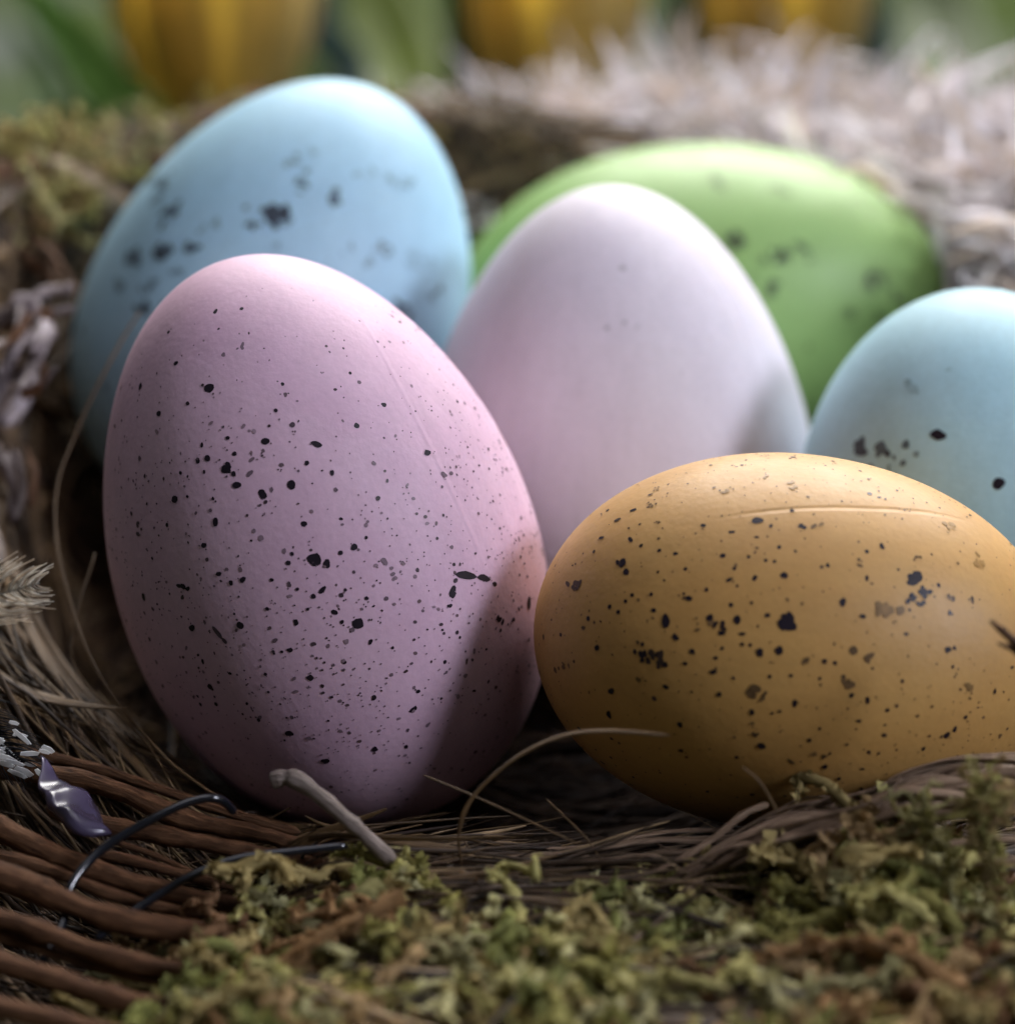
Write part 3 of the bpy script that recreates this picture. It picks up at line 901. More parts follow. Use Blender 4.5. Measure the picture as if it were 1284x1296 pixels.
# stub of a grey twig
rod('twig', [(344, 988, 28.9), (362, 985, 28.85), (385, 992, 28.8), (425, 1023, 28.6), (462, 1055, 28.5), (500, 1092, 28.4)], 0.075, M_twig, seed=11, label='short grey twig stub poking up in front of the pink egg', taper=(1.2, 0.9), rough=0.12, n=56)
rod('twig', [(1250, 785, 27.4), (1268, 800, 27.35), (1300, 828, 27.2), (1350, 870, 27.0)], 0.05, M_wicker, seed=12, taper=(0.35, 1.5), label='dark split twig tip in front of the yellow egg at the right edge')
rod('twig', [(1262, 812, 27.4), (1285, 822, 27.3), (1330, 850, 27.1)], 0.035, M_wicker, seed=13, taper=(0.3, 1.4))
# curved dry grass blade
rod('grass_stem', [(584, 1098, 28.6), (580, 1052, 28.5), (598, 1008, 28.4), (648, 962, 28.3), (708, 933, 28.2), (770, 925, 28.1), (848, 930, 28.0)], 0.036, M_straw, seed=14, flat=0.5, taper=(0.5, 1.25), sides=8, label='single dry grass stem arching in front of the yellow egg', rough=0.03)
rod('grass_stem', [(178, 395, 33.6), (150, 440, 33.4), (104, 530, 33.0), (70, 640, 32.4), (92, 770, 31.6), (132, 862, 31.0), (205, 955, 30.4), (290, 1020, 30.0)], 0.016, M_straw, seed=15, sides=8, rough=0.05, n=60)
rod('grass_stem', [(120, 700, 32.0), (95, 790, 31.5), (100, 850, 31.2), (180, 935, 30.7), (225, 1005, 30.2)], 0.014, M_straw, seed=16, sides=8, rough=0.05, n=50)
rod('grass_stem', [(535, 980, 28.9), (600, 1008, 28.7), (660, 1035, 28.6), (735, 1070, 28.5)], 0.012, M_straw, seed=17, sides=6, rough=0.03)
rod('grass_stem', [(690, 1010, 28.9), (740, 1060, 28.7), (760, 1090, 28.5)], 0.011, M_straw, seed=18, sides=6, rough=0.03)
rod('grass_stem', [(938, 970, 27.9), (962, 990, 27.9), (985, 1030, 28.0)], 0.013, M_straw, seed=19, sides=6, rough=0.03)

# strips of bast sweeping round the front right rim
r = np.random.default_rng(5)
main = [(880, 1112), (950, 1062), (1020, 1030), (1105, 1008), (1160, 984), (1215, 966), (1290, 962), (1380, 975)]
for k in range(36):
    q = k / 35
    off = r.normal(0, 8)
    pts = []
    for j, (u, v) in enumerate(main):
        f = j / (len(main) - 1)
        pts.append((u - 30 * q + r.normal(0, 6), v + off + q * (16 + 40 * f) + r.normal(0, 5), 28.6 - 0.5 * q + r.normal(0, 0.05)))
    a = r.integers(0, 2)
    rod('bast_strip', pts[a:], r.uniform(0.02, 0.075), M_bast, flat=r.uniform(0.25, 0.5), sides=8, seed=40 + k, roll=r.uniform(0, 3), rough=0.12, taper=(0.6, 1.1))
for (pts, rad) in [([(822, 1108, 28.4), (860, 1088, 28.4), (905, 1058, 28.4), (940, 1030, 28.4), (972, 1016, 28.4)], 0.06),
                   ([(835, 1120, 28.2), (885, 1094, 28.3), (930, 1060, 28.3), (985, 1035, 28.4), (1030, 1022, 28.5)], 0.07),
                   ([(700, 1085, 28.9), (760, 1076, 28.9), (830, 1066, 28.9), (900, 1064, 28.9), (980, 1056, 28.9)], 0.055),
                   ([(715, 1096, 28.7), (790, 1084, 28.7), (860, 1078, 28.7), (950, 1080, 28.7)], 0.05),
                   ([(690, 1072, 29.1), (760, 1068, 29.1), (850, 1052, 29.1), (930, 1050, 29.1)], 0.04),
                   ([(1120, 1016, 28.3), (1190, 1012, 28.2), (1250, 1004, 28.2), (1360, 1010, 28.2)], 0.05),
                   ([(1100, 1040, 28.3), (1180, 1040, 28.2), (1260, 1028, 28.1), (1360, 1040, 28.1)], 0.06),
                   ([(1180, 1075, 27.9), (1230, 1066, 27.9), (1290, 1060, 27.9), (1360, 1070, 27.9)], 0.06),
                   ([(1190, 1098, 27.7), (1240, 1092, 27.7), (1300, 1088, 27.7), (1370, 1090, 27.7)], 0.07),
                   ([(1085, 1050, 28.2), (1110, 1030, 28.1), (1125, 1010, 28.1), (1138, 985, 28.1)], 0.025),
                   ([(960, 1085, 28.2), (1020, 1066, 28.2), (1090, 1040, 28.2), (1150, 1006, 28.2)], 0.045),
                   ([(640, 1085, 28.9), (690, 1078, 28.9), (740, 1084, 28.9), (790, 1096, 28.8)], 0.04)]:
    rod('bast_strip', pts, rad * 0.7, M_bast, flat=0.35, sides=8, seed=int(rad * 1000) + len(pts), roll=r.uniform(0, 3), rough=0.1, taper=(0.7, 1.0))

# dark wire binding
rod('wire', [(40, 1240, 27.60), (78, 1170, 28.00), (90, 1120, 28.20), (130, 1075, 28.40), (195, 1036, 28.50), (245, 1014, 28.60), (278, 1012, 28.70), (298, 1030, 28.90)], 0.042, M_wire, seed=71, rough=0.02, label='dark glossy wire loop round the twigs at lower left', sides=14, n=60)
rod('wire', [(120, 1190, 27.90), (180, 1146, 28.10), (240, 1110, 28.20), (300, 1088, 28.30), (370, 1078, 28.40), (440, 1070, 28.50)], 0.04, M_wire, seed=72, rough=0.02, label='second dark wire crossing the twigs beside the moss', sides=14, n=60)

# ---------------------------------------------------------------- moss
r = np.random.default_rng(91)


def sprig(seed, L=0.6, nb=6, leaf=0.06, stem=0.045, kink=0.45):
    """crumpled moss shoot: a kinked axis, short side branchlets, rounded leaflets all over -> V, tri faces, tint factor"""
    q = np.random.default_rng(seed)

    def walk(p, d, length, n, kink):
        C = [p]
        D = [d]
        for _ in range(n - 1):
            d = d + q.normal(0, kink, 3)
            d = d / np.linalg.norm(d)
            C.append(C[-1] + d * length / (n - 1))
            D.append(d)
        return np.array(C), np.array(D)

    axes_ = [(*walk(np.zeros(3), np.array([0, 0, 1.0]), L, 9 if L < 0.85 else 15, kink), stem, int(42 * L / 0.6))]
    C0, D0 = axes_[0][0], axes_[0][1]
    for _ in range(nb):
        i = q.integers(2, len(C0))
        d = q.normal(size=3) + D0[i] * 0.5
        axes_.append((*walk(C0[i], d / np.linalg.norm(d), min(L, 0.8) * q.uniform(0.2, 0.45), 5, 0.5), stem * 0.75, int(q.integers(12, 20))))
    Vs, Ts, fs = [], [], []
    k0 = 0
    for C, D, st, nl in axes_:
        n = len(C)
        s = np.linspace(0, 1, n)
        V, Fq, fi, uv = tubes(C[None], (st * (1 - 0.5 * s))[None], 4)
        Vs.append(V + q.normal(0, 0.008, V.shape))
        Ts.append(np.vstack([Fq[:, [0, 1, 2]], Fq[:, [0, 2, 3]]]) + k0)
        fs.append(np.full(len(V), 0.85))
        k0 += len(V)
        for j in range(nl):
            t = q.uniform(0.0, 1.0) * (n - 1)
            i = min(int(t), n - 2)
            p = C[i] + (C[i + 1] - C[i]) * (t - i)
            d = D[i]
            out = q.normal(size=3) + d * 0.4
            out /= np.linalg.norm(out)
            l = leaf * q.uniform(0.6, 1.5)
            side = np.cross(out, q.normal(size=3))
            side /= np.linalg.norm(side) + 1e-9
            nn = np.cross(side, out)
            wd = l * q.uniform(0.4, 0.7)
            Vs.append(np.array([p, p + out * l * 0.6 + side * wd + nn * l * 0.25, p + out * l * 1.25 + nn * l * q.uniform(-.2, .5), p + out * l * 0.6 - side * wd + nn * l * 0.25]))
            Ts.append(np.array([[0, 1, 2], [0, 2, 3]]) + k0)
            fs.append(np.array([0.9, 1.0, 1.1, 1.0]) * q.uniform(0.88, 1.12))
            k0 += 4
    return np.vstack(Vs), np.vstack(Ts), np.concatenate(fs)


SPR = ([sprig(s, L=rng.uniform(0.45, 0.8), nb=int(rng.integers(4, 8))) for s in range(8)]
       + [sprig(50 + s, L=rng.uniform(0.8, 1.4), nb=int(rng.integers(2, 5)), leaf=0.05, stem=0.06, kink=0.38) for s in range(28)])
MOSS_C = np.array([(0.30, 0.29, 0.10), (0.38, 0.36, 0.15), (0.24, 0.26, 0.09), (0.33, 0.27, 0.12), (0.27, 0.165, 0.08), (0.19, 0.11, 0.06), (0.35, 0.25, 0.13), (0.42, 0.41, 0.22)])


def scatter_sprigs(P, up, scale, cidx, seed, limit=None):
    q = np.random.default_rng(seed)
    Vs, Ts, Cs = [], [], []
    k0 = 0
    for i in range(len(P)):
        V, T, f = SPR[q.integers(len(SPR))]
        z = up[i] / np.linalg.norm(up[i])
        a = q.normal(size=3)
        x_ = np.cross(a, z)
        x_ /= np.linalg.norm(x_)
        y_ = np.cross(z, x_)
        Rm = np.stack([x_, y_, z], 0)
        W_ = (V * scale[i]) @ Rm + P[i]
        if limit is not None and W_[:, 2].max() > P[i, 2] + limit:
            continue
        Vs.append(W_)
        Ts.append(T + k0)
        Cs.append(MOSS_C[cidx[i]][None] * np.array([0.94, 0.89, 0.83]) * (f * q.uniform(0.75, 1.25))[:, None])
        k0 += len(V)
    return np.vstack(Vs), np.vstack(Ts), np.vstack(Cs)


# front moss bank: top line as the photo shows it, falling away towards the viewer
TOPX = np.array([150, 250, 330, 400, 480, 560, 640, 690, 740, 800, 860, 930, 1000, 1060, 1150, 1210, 1290, 1400])
TOPV = np.array([1215, 1138, 1102, 1086, 1076, 1090, 1090, 1072, 1095, 1118, 1108, 1095, 1075, 1052, 1045, 1095, 1105, 1100])


def moss_top_z(x, y):
    """height of the moss bank surface"""
    d0 = 28.3
    u = CU + F * x / d0
    v = np.interp(u, TOPX, TOPV)
    crest = pix(0, 0, d0)[2] * 0 + (CAM[2] - d0 * sp + (CV - v) / F * d0 * cp)
    lump = 0.3 * vnoise(np.stack([x, y, x * 0 + 3], -1), 1.1) + 0.42 * vnoise(np.stack([x, y, x * 0 + 8], -1), 2.4) + 0.08 * vnoise(np.stack([x, y, x * 0 + 8], -1), 6.0)
    back = sstep(-3.0, -3.9, y)
    return crest - 0.27 + lump * (0.4 + 0.6 * back) - 0.12 * np.maximum(0, -y - 5.0)


moss_parts = []
gx = np.arange(-4.2, 7.2, 0.075)
gy = np.arange(-7.6, -3.0, 0.075)
GX, GY = np.meshgrid(gx, gy, indexing='ij')
u_edge = CU + F * GX / 28.0
Z = moss_top_z(GX, GY)
# underlying cushion
V = np.stack([GX, GY, Z - 0.16 + 0.1 * fbm(np.stack([GX, GY, Z], -1), 4.0, 3)], -1)
edge = sstep(-3.05, -3.4, GY) * sstep(-4.2, -2.9, GX + 0.3 * vnoise(V, 1.0))
V[..., 2] = V[..., 2] * edge + (-4.2) * (1 - edge)
ix = np.arange(V.shape[0] * V.shape[1]).reshape(V.shape[:2])
fq = np.stack([ix[:-1, :-1], ix[1:, :-1], ix[1:, 1:], ix[:-1, 1:]], -1).reshape(-1, 4)
nzc = fbm(V.reshape(-1, 3), 2.0, 3)
cb = np.where(nzc[:, None] > 0.1, np.array([[0.10, 0.09, 0.035]]), np.array([[0.075, 0.05, 0.025]])) * (1 + 0.3 * nzc[:, None])
cushion = link('moss_cushion', mesh('moss_cushion', V.reshape(-1, 3), fq, col=np.clip(cb, 0.005, 1), offset=nest_base), M_bed, nest)
tag(cushion, kind='stuff')

N = 3000
mx = r.uniform(-3.7, 6.9, N)
my = r.uniform(-7.3, -3.5, N)
keep = sstep(-3.25, -2.4, mx + 0.5 * vnoise(np.stack([mx, my, mx * 0], -1), 1.2) - 0.2 * (my + 5)) > r.random(N)
mx, my = mx[keep], my[keep]
P = np.stack([mx, my, moss_top_z(mx, my)], -1)
dens = fbm(P + 40, 1.5, 2)
P[:, 2] += -0.22 + 0.2 * r.random(len(P)) + 0.2 * dens
up = np.stack([r.normal(0, 1.0, len(P)), r.normal(-0.15, 1.0, len(P)), np.full(len(P), 0.05)], -1)
hue = fbm(P + 11, 0.9, 3) + 0.35 * r.normal(size=len(P))
cid = np.where(hue > 0.35, r.choice([0, 1, 2, 7], len(P)), np.where(hue > -0.3, r.choice([0, 1, 3, 3, 6, 7], len(P)), r.choice([3, 4, 4, 5, 6], len(P))))
V, T, C = scatter_sprigs(P, up, 1.05 + 0.9 * r.random(len(P)) ** 1.5, cid, 3, limit=0.42)
tag(link('moss', mesh('moss', V, T, smooth=False, col=C, offset=nest_base), M_moss, nest), 'yellow green and brown moss heaped along the front rim', kind='stuff')

# rear left moss tuft on the rim, and a few scraps on the left wall
N = 1300
tt = r.uniform(PI * 0.60, PI * 0.88, N)
rr = r.uniform(0.95, 1.18, N)
x, y = polar(tt, rr)
P = np.stack([x, y, bed_z(x, y) - 0.05 + 0.35 * np.clip(fbm(np.stack([x, y, x * 0], -1), 1.1, 2) + 0.35, 0, 1) * r.random(N) ** 0.5], -1)
kp = fbm(P, 0.8, 2) > -0.25
P = P[kp]
ok = clear_of_eggs(P[:, None, :], 0.25)
P = P[ok]
up = np.stack([r.normal(0, 0.6, len(P)), r.normal(-0.2, 0.6, len(P)), np.full(len(P), 0.8)], -1)
V, T, C = scatter_sprigs(P, up, r.uniform(0.5, 0.95, len(P)), r.choice([0, 1, 3, 7, 7, 3, 6], len(P)), 4)
tag(link('moss', mesh('moss', V, T, smooth=False, col=C * 1.3, offset=nest_base), M_moss, nest), 'pale yellow green moss tuft on the rim behind the blue egg', kind='stuff')


# two upright moss shoots at the right
def shoot(pts, n, seed, sc_, cols, label):
    q = np.random.default_rng(seed)
    C = spline([pix(*p) for p in pts], 40)
    s = q.random(n) ** 0.8
    P = C[(s * 39).astype(int)] + q.normal(0, 0.035, (n, 3)) * (0.5 + s[:, None])
    T_ = np.gradient(C, axis=0)[(s * 39).astype(int)]
    T_ /= np.linalg.norm(T_, axis=1, keepdims=True)
    up = T_ + q.normal(0, 0.55, (n, 3))
    V, T, Cc = scatter_sprigs(P, up, sc_ * (0.5 + 0.6 * s) * q.uniform(0.7, 1.3, n), q.choice(cols, n), seed)
    tag(link('moss_shoot', mesh('moss_shoot', V, T, smooth=False, col=Cc, offset=nest_base), M_moss, nest), label, kind='stuff')


shoot([(1262, 1190, 27.0), (1256, 1130, 27.1), (1248, 1075, 27.2), (1238, 1035, 27.25), (1252, 1005, 27.3)], 120, 5, 0.36, [3, 6, 0, 1], 'upright moss shoot standing above the bank at far right')
shoot([(1208, 1130, 27.4), (1196, 1085, 27.5), (1182, 1050, 27.6), (1162, 1024, 27.7)], 60, 6, 0.3, [1, 7, 7, 0], 'thin pale green moss shoot leaning left near the bast strips')

# pale bark scraps and twigs on the left and rear left rim
r = np.random.default_rng(64)
for k in range(34):
    t0 = r.uniform(PI * 0.62, PI * 1.16)
    dt = r.uniform(0.12, 0.4)
    s = np.linspace(-0.5, 0.5, 14)
    x, y = polar(t0 + dt * s, r.uniform(0.93, 1.14) + r.normal(0, 0.07) * s)
    P = np.stack([x, y, bed_z(x, y) + r.uniform(0.1, 0.55) + r.normal(0, 0.35) * s], -1)[None]
    if not clear_of_eggs(P, 0.15)[0]:
        continue
    R = r.uniform(0.07, 0.2) * (1 - 0.4 * np.abs(s * 2) ** 4)[None]
    V, Fq, fi, uv = tubes(P, R, 8, np.array([r.uniform(0.35, 1)]), np.full((1, 14), r.uniform(0, 3)))
    V += 0.03 * vnoise(V, 2.5)[:, None]
    link('twig', mesh('twig', V, Fq, uv=uv, offset=nest_base), [M_twig, M_wicker, M_wicker, M_bast][k % 4], nest)

M_flake = bark_mat('pale_bark', (0.07, 0.05, 0.045), (0.22, 0.18, 0.18), (0.5, 0.45, 0.46), rough=0.6, along=5, around=4)
for k, (pts, rad) in enumerate([([(38, 395, 35.0), (25, 430, 34.8), (8, 480, 34.6), (-15, 520, 34.4)], 0.2), ([(62, 470, 34.2), (50, 492, 34.1), (30, 505, 34.0)], 0.13), ([(-10, 400, 35.3), (20, 385, 35.2), (60, 380, 35.1)], 0.16), ([(10, 560, 33.8), (20, 590, 33.6), (16, 640, 33.3)], 0.1),
                                ([(0, 215, 39.5), (40, 232, 39.2), (90, 238, 39.0)], 0.16), ([(20, 300, 37.5), (60, 330, 37.0), (80, 370, 36.6)], 0.13), ([(-20, 455, 34.4), (5, 440, 34.5), (25, 415, 34.7)], 0.14), ([(100, 265, 38.8), (75, 300, 38.0), (60, 345, 37.2)], 0.15)]):
    for j in range(5):
        dj = r.normal(0, 13, 2)
        rod('bark_flake', [(a_ + dj[0] + r.normal(0, 5), b_ + dj[1] + r.normal(0, 5), c_ + r.normal(0, 0.12)) for a_, b_, c_ in pts], rad * r.uniform(0.25, 0.6), M_flake if k not in (5, 7) and j != 3 else M_wicker, n=24, flat=0.3, sides=8, seed=200 + 9 * k + j, rough=0.2, roll=r.uniform(0, 3))

# ---------------------------------------------------------------- pale wood-wool heap behind the eggs
r = np.random.default_rng(77)
N, K = 10500, 22
cx = r.uniform(-1.2, 10.5, N)
cy = r.uniform(9.6, 17.5, N)
lump = 0.5 * vnoise(np.stack([cx, cy, cx * 0], -1), 0.55) + 0.35 * vnoise(np.stack([cx, cy, cx * 0 + 5], -1), 1.3)
top = np.where(cy < 12.3, np.minimum(bed_z(cx, cy) + 0.7, 1.5), np.maximum(1.25 - 0.16 * (cy - 12.3), bed_z(cx, cy) + 0.3)) + lump * 0.7
top = top - 0.9 * sstep(2.0, -0.8, cx)
cz = top - np.abs(r.normal(0, 0.45, N))
side = r.random(N) < 0.3                       # the heap spills down inside the right wall
sx, sy_ = polar(r.uniform(0.0, PI * 0.36, N), r.uniform(0.84, 1.12, N))
cx, cy = np.where(side, sx, cx), np.where(side, sy_, cy)
cz = np.where(side, bed_z(cx, cy) + r.uniform(0.0, 0.6, N), cz)
hole = vnoise(np.stack([cx, cy, cx * 0 + 12], -1), 0.7) < -0.7
s = np.linspace(0, 1, K)
P = np.zeros((N, K, 3))
dirv = r.normal(size=(N, 3)) * (1, 1, 0.75) + (0, 0, 0.15)
dirv /= np.linalg.norm(dirv, axis=1, keepdims=True)
ax = r.normal(size=(N, 3)) * (0.7, 0.7, 1)
ax /= np.linalg.norm(ax, axis=1, keepdims=True)
curl = r.normal(0, 2.4, N) + 0.6
ln = r.uniform(1.2, 3.4, N)
p = np.stack([cx, cy, cz], -1)
for j in range(K):
    P[:, j] = p
    a = (curl * (1 + 0.6 * math.sin(j * 0.4)) / K)[:, None]
    dirv = dirv * np.cos(a) + np.cross(ax, dirv) * np.sin(a) + ax * (ax * dirv).sum(1, keepdims=True) * (1 - np.cos(a))
    p = p + dirv * (ln / K)[:, None]
ok = clear_of_eggs(P, 0.1, share=0.0) & ~hole
ok &= P[:, :, 2].max(1) < 1.75 + 0.9 * vnoise(P[:, 0] + 3, 0.6) + 0.3 * sstep(1, 3, P[:, 0, 0])
P = P[ok]
N = len(P)
R = r.uniform(0.03, 0.085, N)[:, None] * (1 - 0.6 * np.abs(s * 2 - 1) ** 3)
V, Fq, fi, uv = tubes(P, R, 5, r.uniform(0.25, 0.6, N), r.uniform(0, 3, N)[:, None] + r.normal(0, 2, N)[:, None] * s)
pc = np.array([(0.9, 0.86, 0.87), (0.93, 0.91, 0.92), (0.86, 0.8, 0.79), (0.9, 0.88, 0.92), (0.8, 0.71, 0.63)])[r.integers(5, size=N)] * r.uniform(0.75, 1.15, N)[:, None]
wool = link('wood_wool', mesh('wood_wool', V, Fq, col=pc[fi], offset=(4, 15, GZ)), M_pale, None, loc=(4, 15, GZ))
tag(wool, 'tangled heap of pale whitish fibres behind the green egg', 'wood wool', kind='stuff')

# ---------------------------------------------------------------- feathers and bead at the left edge
def feather(name, pts, width, seed, label, barb_cols, shaft_r=0.02, n_b=70, droop=0.3):
    q = np.random.default_rng(seed)
    C = spline([pix(*p) for p in pts], 50)
    base = C[0].copy()
    root = bpy.data.objects.new(name, None)
    sc.collection.objects.link(root)
    root.location = (base * CM).tolist()
    root.empty_display_size = 0.01
    V, Fq, fi, uv = tubes(C[None], (shaft_r * np.linspace(1, 0.3, 50))[None], 6)
    link('shaft', mesh('shaft', V, Fq, col=np.full((len(V), 3), 0.6), offset=base), M_pale, root)
    T_ = np.gradient(C, axis=0)
    T_ /= np.linalg.norm(T_, axis=1, keepdims=True)
    view = CAM - C.mean(0)
    view /= np.linalg.norm(view)
    Ps, Cs = [], []
    for j in range(n_b):
        f = (j + 0.5) / n_b
        i = int(f * 49)
        for sg in (-1, 1):
            side = np.cross(T_[i], view + q.normal(0, 0.25, 3)) * sg
            side /= np.linalg.norm(side)
            l = width * math.sin(math.pi * min(1, 0.15 + 0.85 * f)) ** 0.6 * q.uniform(0.75, 1.15) + 0.12
            s = np.linspace(0, 1, 8)[:, None]
            d = side * (1 - 0.35 * s) + T_[i] * (0.75 + 0.7 * s) + q.normal(0, 0.12, 3)
            Ps.append(C[i] + d * s * l * 0.75 + view * 0.08 * q.normal() * s)
            Cs.append(barb_cols[q.integers(len(barb_cols))])
    Ps = np.array(Ps)
    R = np.full(len(Ps), 0.016)[:, None] * np.linspace(1, 0.35, 8)[None]
    V, Fq, fi, uv = tubes(Ps, R, 4, np.full(len(Ps), 0.6))
    o = link('barbs', mesh('barbs', V, Fq, col=np.array(Cs)[fi], offset=base), M_pale, root)
    tag(o, kind='stuff')
    tag(root, label, 'feather')
    return root


feather('feather', [(-150, 805, 31.0), (-80, 780, 30.9), (-20, 758, 30.8), (50, 738, 30.5)], 0.45, 3, 'fluffy whitish feather tip sticking in at the left edge', [(0.85, 0.8, 0.72), (0.88, 0.85, 0.8), (0.75, 0.66, 0.55)])
fl = feather('feather', [(-120, 860, 30.7), (-60, 890, 30.5), (-10, 930, 30.2), (35, 972, 29.9)], 0.42, 4, 'black and white flecked feather above the purple bead at lower left', [(0.02, 0.02, 0.025), (0.03, 0.03, 0.035)], n_b=60)
q = np.random.default_rng(8)
fb0 = pix(-120, 860, 30.7)
Vf, Ff = [], []
for k in range(34):
    f = q.uniform(0.35, 1.0)
    c = pix(-120 + 165 * f + q.normal(0, 16), 860 + 112 * f + 20 * f * f + q.normal(0, 22) - 12, 30.55 - 0.85 * f)
    ang = q.normal(-0.5, 0.5)
    ax1 = np.array([math.cos(ang), 0.1, math.sin(ang)]) * q.uniform(0.05, 0.12)
    ax2 = np.array([-math.sin(ang), -0.2, math.cos(ang)]) * q.uniform(0.02, 0.04)
    ax3 = np.cross(ax1, ax2) / np.linalg.norm(np.cross(ax1, ax2)) * 0.012
    k0 = len(Vf)
    for (i, j) in ((-1, -.6), (-.3, -1), (.8, -.7), (1, .4), (.2, 1), (-.9, .6)):
        Vf.append(c + ax1 * i + ax2 * j)
    for (i, j) in ((-1, -.6), (-.3, -1), (.8, -.7), (1, .4), (.2, 1), (-.9, .6)):
        Vf.append(c + ax1 * i + ax2 * j + ax3)
    Ff.append([k0 + i for i in range(6)])
    Ff.append([k0 + 11 - i for i in range(6)])
    for i in range(6):
        Ff.append([k0 + i, k0 + (i + 1) % 6, k0 + 6 + (i + 1) % 6, k0 + 6 + i])
tag(link('white_flecks', mesh('white_flecks', Vf, Ff, smooth=False, col=np.full((len(Vf), 3), 0.78), offset=fb0), M_pale, fl), kind='stuff')

# bead: tapered crinkled drop
C = spline([pix(*p) for p in [(48, 968, 29.5), (75, 998, 29.2), (105, 1030, 28.95), (138, 1058, 28.8)]], 26)
s = np.linspace(0, 1, 26)
R = 0.25 * np.sin(np.pi * np.clip(s ** 1.5 * 0.96 + 0.02, 0, 1)) ** 0.7
V, Fq, fi, uv = tubes(C[None], R[None], 20, np.array([0.4]))
V += 0.07 * vnoise(V, 3.2)[:, None] * (0.7, 0.7, 1) + 0.02 * vnoise(V, 9.0)[:, None]
bb = C[-1]
bead = link('bead', mesh('bead', V, Fq.tolist() + [list(range(19, -1, -1)), list(range(25 * 20, 26 * 20))], offset=bb), M_bead, None, loc=bb)
tag(bead, 'glossy dark purple bead wedged between brown twigs at lower left', 'bead')


# ---------------------------------------------------------------- tulips behind the nest
def leaf_mesh(pts3, width, col, seed, fold=0.25, lean=None):
    C = spline(pts3, 30)
    s = np.linspace(0, 1, 30)
    W = width * np.sin(np.pi * np.clip(0.12 + 0.88 * s, 0, 1)) ** 0.7 * (s < 0.999) + 0.02
    T_ = np.gradient(C, axis=0)
    T_ /= np.linalg.norm(T_, axis=1, keepdims=True)
    lean = np.array([0.0, -1, 0.3]) if lean is None else np.asarray(lean, float)
    side = np.cross(T_, lean)
    side /= np.linalg.norm(side, axis=1, keepdims=True)
    nn = np.cross(side, T_)
    us = np.linspace(-1, 1, 9)
    V = C[:, None] + side[:, None] * (W[:, None] * us)[..., None] - nn[:, None] * (fold * W[:, None] * (1 - np.abs(us)))[..., None]
    V = V + 0.05 * np.sin(s * 9 + seed)[:, None, None] * nn[:, None] * np.abs(us)[None, :, None]
    ix = np.arange(30 * 9).reshape(30, 9)
    fq = np.stack([ix[:-1, :-1], ix[:-1, 1:], ix[1:, 1:], ix[1:, :-1]], -1).reshape(-1, 4)
    cc = np.array(col) * (1 + 0.12 * np.cos(us * 14))[None, :, None] * np.ones((30, 1, 1))
    return V.reshape(-1, 3), fq, cc.reshape(-1, 3)


def solid(o, t):
    md = o.modifiers.new('thickness', 'SOLIDIFY')
    md.thickness = t * CM
    md.offset = 0


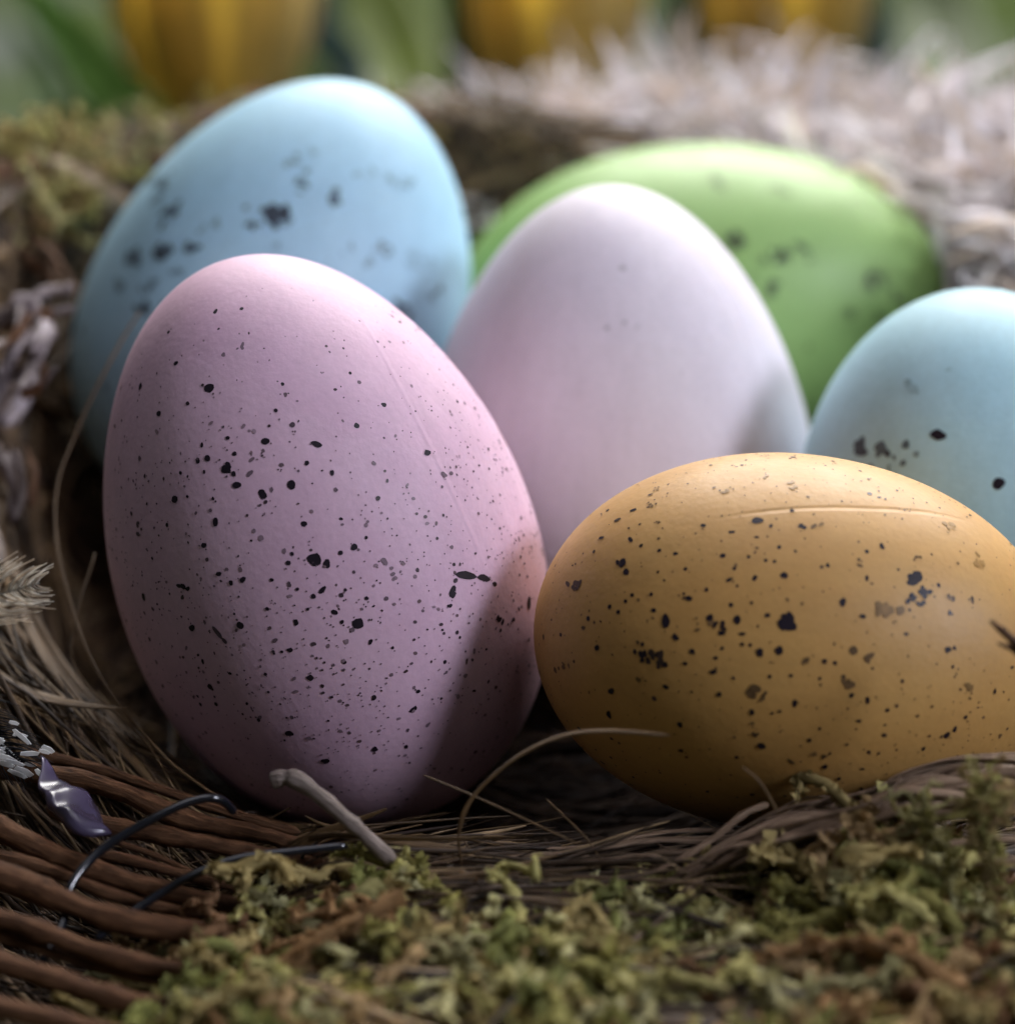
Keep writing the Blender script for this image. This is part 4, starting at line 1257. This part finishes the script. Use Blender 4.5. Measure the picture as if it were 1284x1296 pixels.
def tulip(u, v, d, wpx, Hcm, leaves, seed, label, tilt=(0.0, 0.0), rot=0.0):
    q = np.random.default_rng(seed)
    fb = pix(u, v, d)                      # base of the flower
    foot = np.array([fb[0] - tilt[0] * 3, fb[1] + 0.6, GZ])
    root = bpy.data.objects.new('tulip', None)
    sc.collection.objects.link(root)
    root.location = (foot * CM).tolist()
    root.empty_display_size = 0.02
    tag(root, label, 'tulip', 'yellow tulips behind the nest')
    C = spline([foot, foot * 0.5 + fb * 0.5 + (0.15, 0, 0), fb + (0, 0, 0.1)], 24)
    V, Fq, fi, uv = tubes(C[None], np.full((1, 24), 0.27), 10)
    link('stem', mesh('stem', V, Fq, col=np.tile([0.14, 0.24, 0.07], (len(V), 1)), offset=foot), M_leaf, root)
    Rm = wpx / 2 / F * d
    axis = np.array([tilt[0], tilt[1], 1.0])
    axis /= np.linalg.norm(axis)
    X = np.cross([0, 1, 0], axis)
    X /= np.linalg.norm(X)
    Yv = np.cross(axis, X)
    for k in range(6):
        inner = k % 2
        a0 = rot + k * PI / 3
        t = np.linspace(0, 1, 20)
        us = np.linspace(-1, 1, 13)
        prof = (0.12 + 0.9 * np.sin(np.pi * np.clip(t, 0, 1) ** 0.75 * 0.72) ** 0.75) * (1 - 0.10 * inner) * Rm
        half = (0.30 + 0.62 * np.sin(np.pi * np.clip(0.12 + 0.86 * t, 0, 1)) ** 0.8) * 1.05
        half[-1] = 0.05
        A_ = a0 + us[None] * half[:, None]
        rad = prof[:, None] * (1 + 0.05 * (1 - us[None] ** 2) - 0.03 * np.abs(us[None]) ** 3 + 0.015 * np.sin(5 * t)[:, None])
        H = Hcm * t[:, None] * (1 - 0.05 * us[None] ** 2) * (1 - 0.04 * inner)
        P = fb + rad[..., None] * (np.cos(A_)[..., None] * X + np.sin(A_)[..., None] * Yv) + H[..., None] * axis
        ix = np.arange(20 * 13).reshape(20, 13)
        fq = np.stack([ix[:-1, :-1], ix[:-1, 1:], ix[1:, 1:], ix[1:, :-1]], -1).reshape(-1, 4)
        e = np.abs(us)[None] ** 2.2 * np.ones((20, 1))
        st = 0.85 + 0.15 * np.sin(us * 22)[None] * np.ones((20, 1))
        cc = (np.array([0.97, 0.79, 0.24]) * (1 - e[..., None]) + np.array([0.97, 0.88, 0.5]) * e[..., None]) * st[..., None]
        o = link('petal', mesh('petal', P.reshape(-1, 3), fq, col=cc.reshape(-1, 3), offset=foot), M_petal, root)
        solid(o, 0.06)
    for (pts, wd, col, sd) in leaves:
        pp = [foot + (pts[0][0] * 0, -0.1, 0.0)] + [pix(*p_) for p_ in pts]
        V, fq, cc = leaf_mesh(pp, wd, col, sd)
        o = link('leaf', mesh('leaf', V, fq, col=cc, offset=foot), M_leaf, root)
        solid(o, 0.07)
    return root


G1, G2, G3 = (0.10, 0.19, 0.04), (0.16, 0.24, 0.25), (0.13, 0.18, 0.02)
tulip(272, 178, 53, 250, 5.2, [([(200, 210, 51), (140, 115, 50), (80, 40, 50), (5, -55, 50)], 0.42, (0.17, 0.33, 0.06), 1), ([(440, 140, 62), (410, 40, 62), (395, -60, 62), (390, -110, 62)], 0.4, G2, 2), ([(230, 230, 58), (95, 160, 57), (55, 90, 58), (20, 30, 59)], 0.35, (0.07, 0.14, 0.035), 9)], 5, 'yellow tulip behind the light blue egg', (0.03, 0), rot=0.75)
tulip(705, 185, 53, 215, 5.0, [([(600, 200, 62), (584, 90, 63), (580, -10, 63), (575, -80, 63)], 0.34, (0.035, 0.07, 0.025), 3), ([(520, 240, 70), (500, 110, 74), (478, 0, 76), (460, -90, 77)], 1.35, G3, 4)], 6, 'yellow tulip in the middle, above the white egg', (-0.03, 0), rot=0.35)
tulip(985, 172, 54, 205, 5.0, [([(1110, 160, 64), (1108, 70, 64), (1095, -20, 64), (1085, -90, 64)], 0.42, G2, 5), ([(1190, 190, 66), (1200, 90, 69), (1180, 0, 71), (1160, -80, 72)], 1.15, (0.07, 0.11, 0.02), 6), ([(880, 180, 66), (868, 80, 67), (860, 0, 67), (850, -80, 68)], 0.5, (0.06, 0.09, 0.03), 7)], 7, 'yellow tulip furthest right, above the green egg', (0.02, 0), rot=0.6)
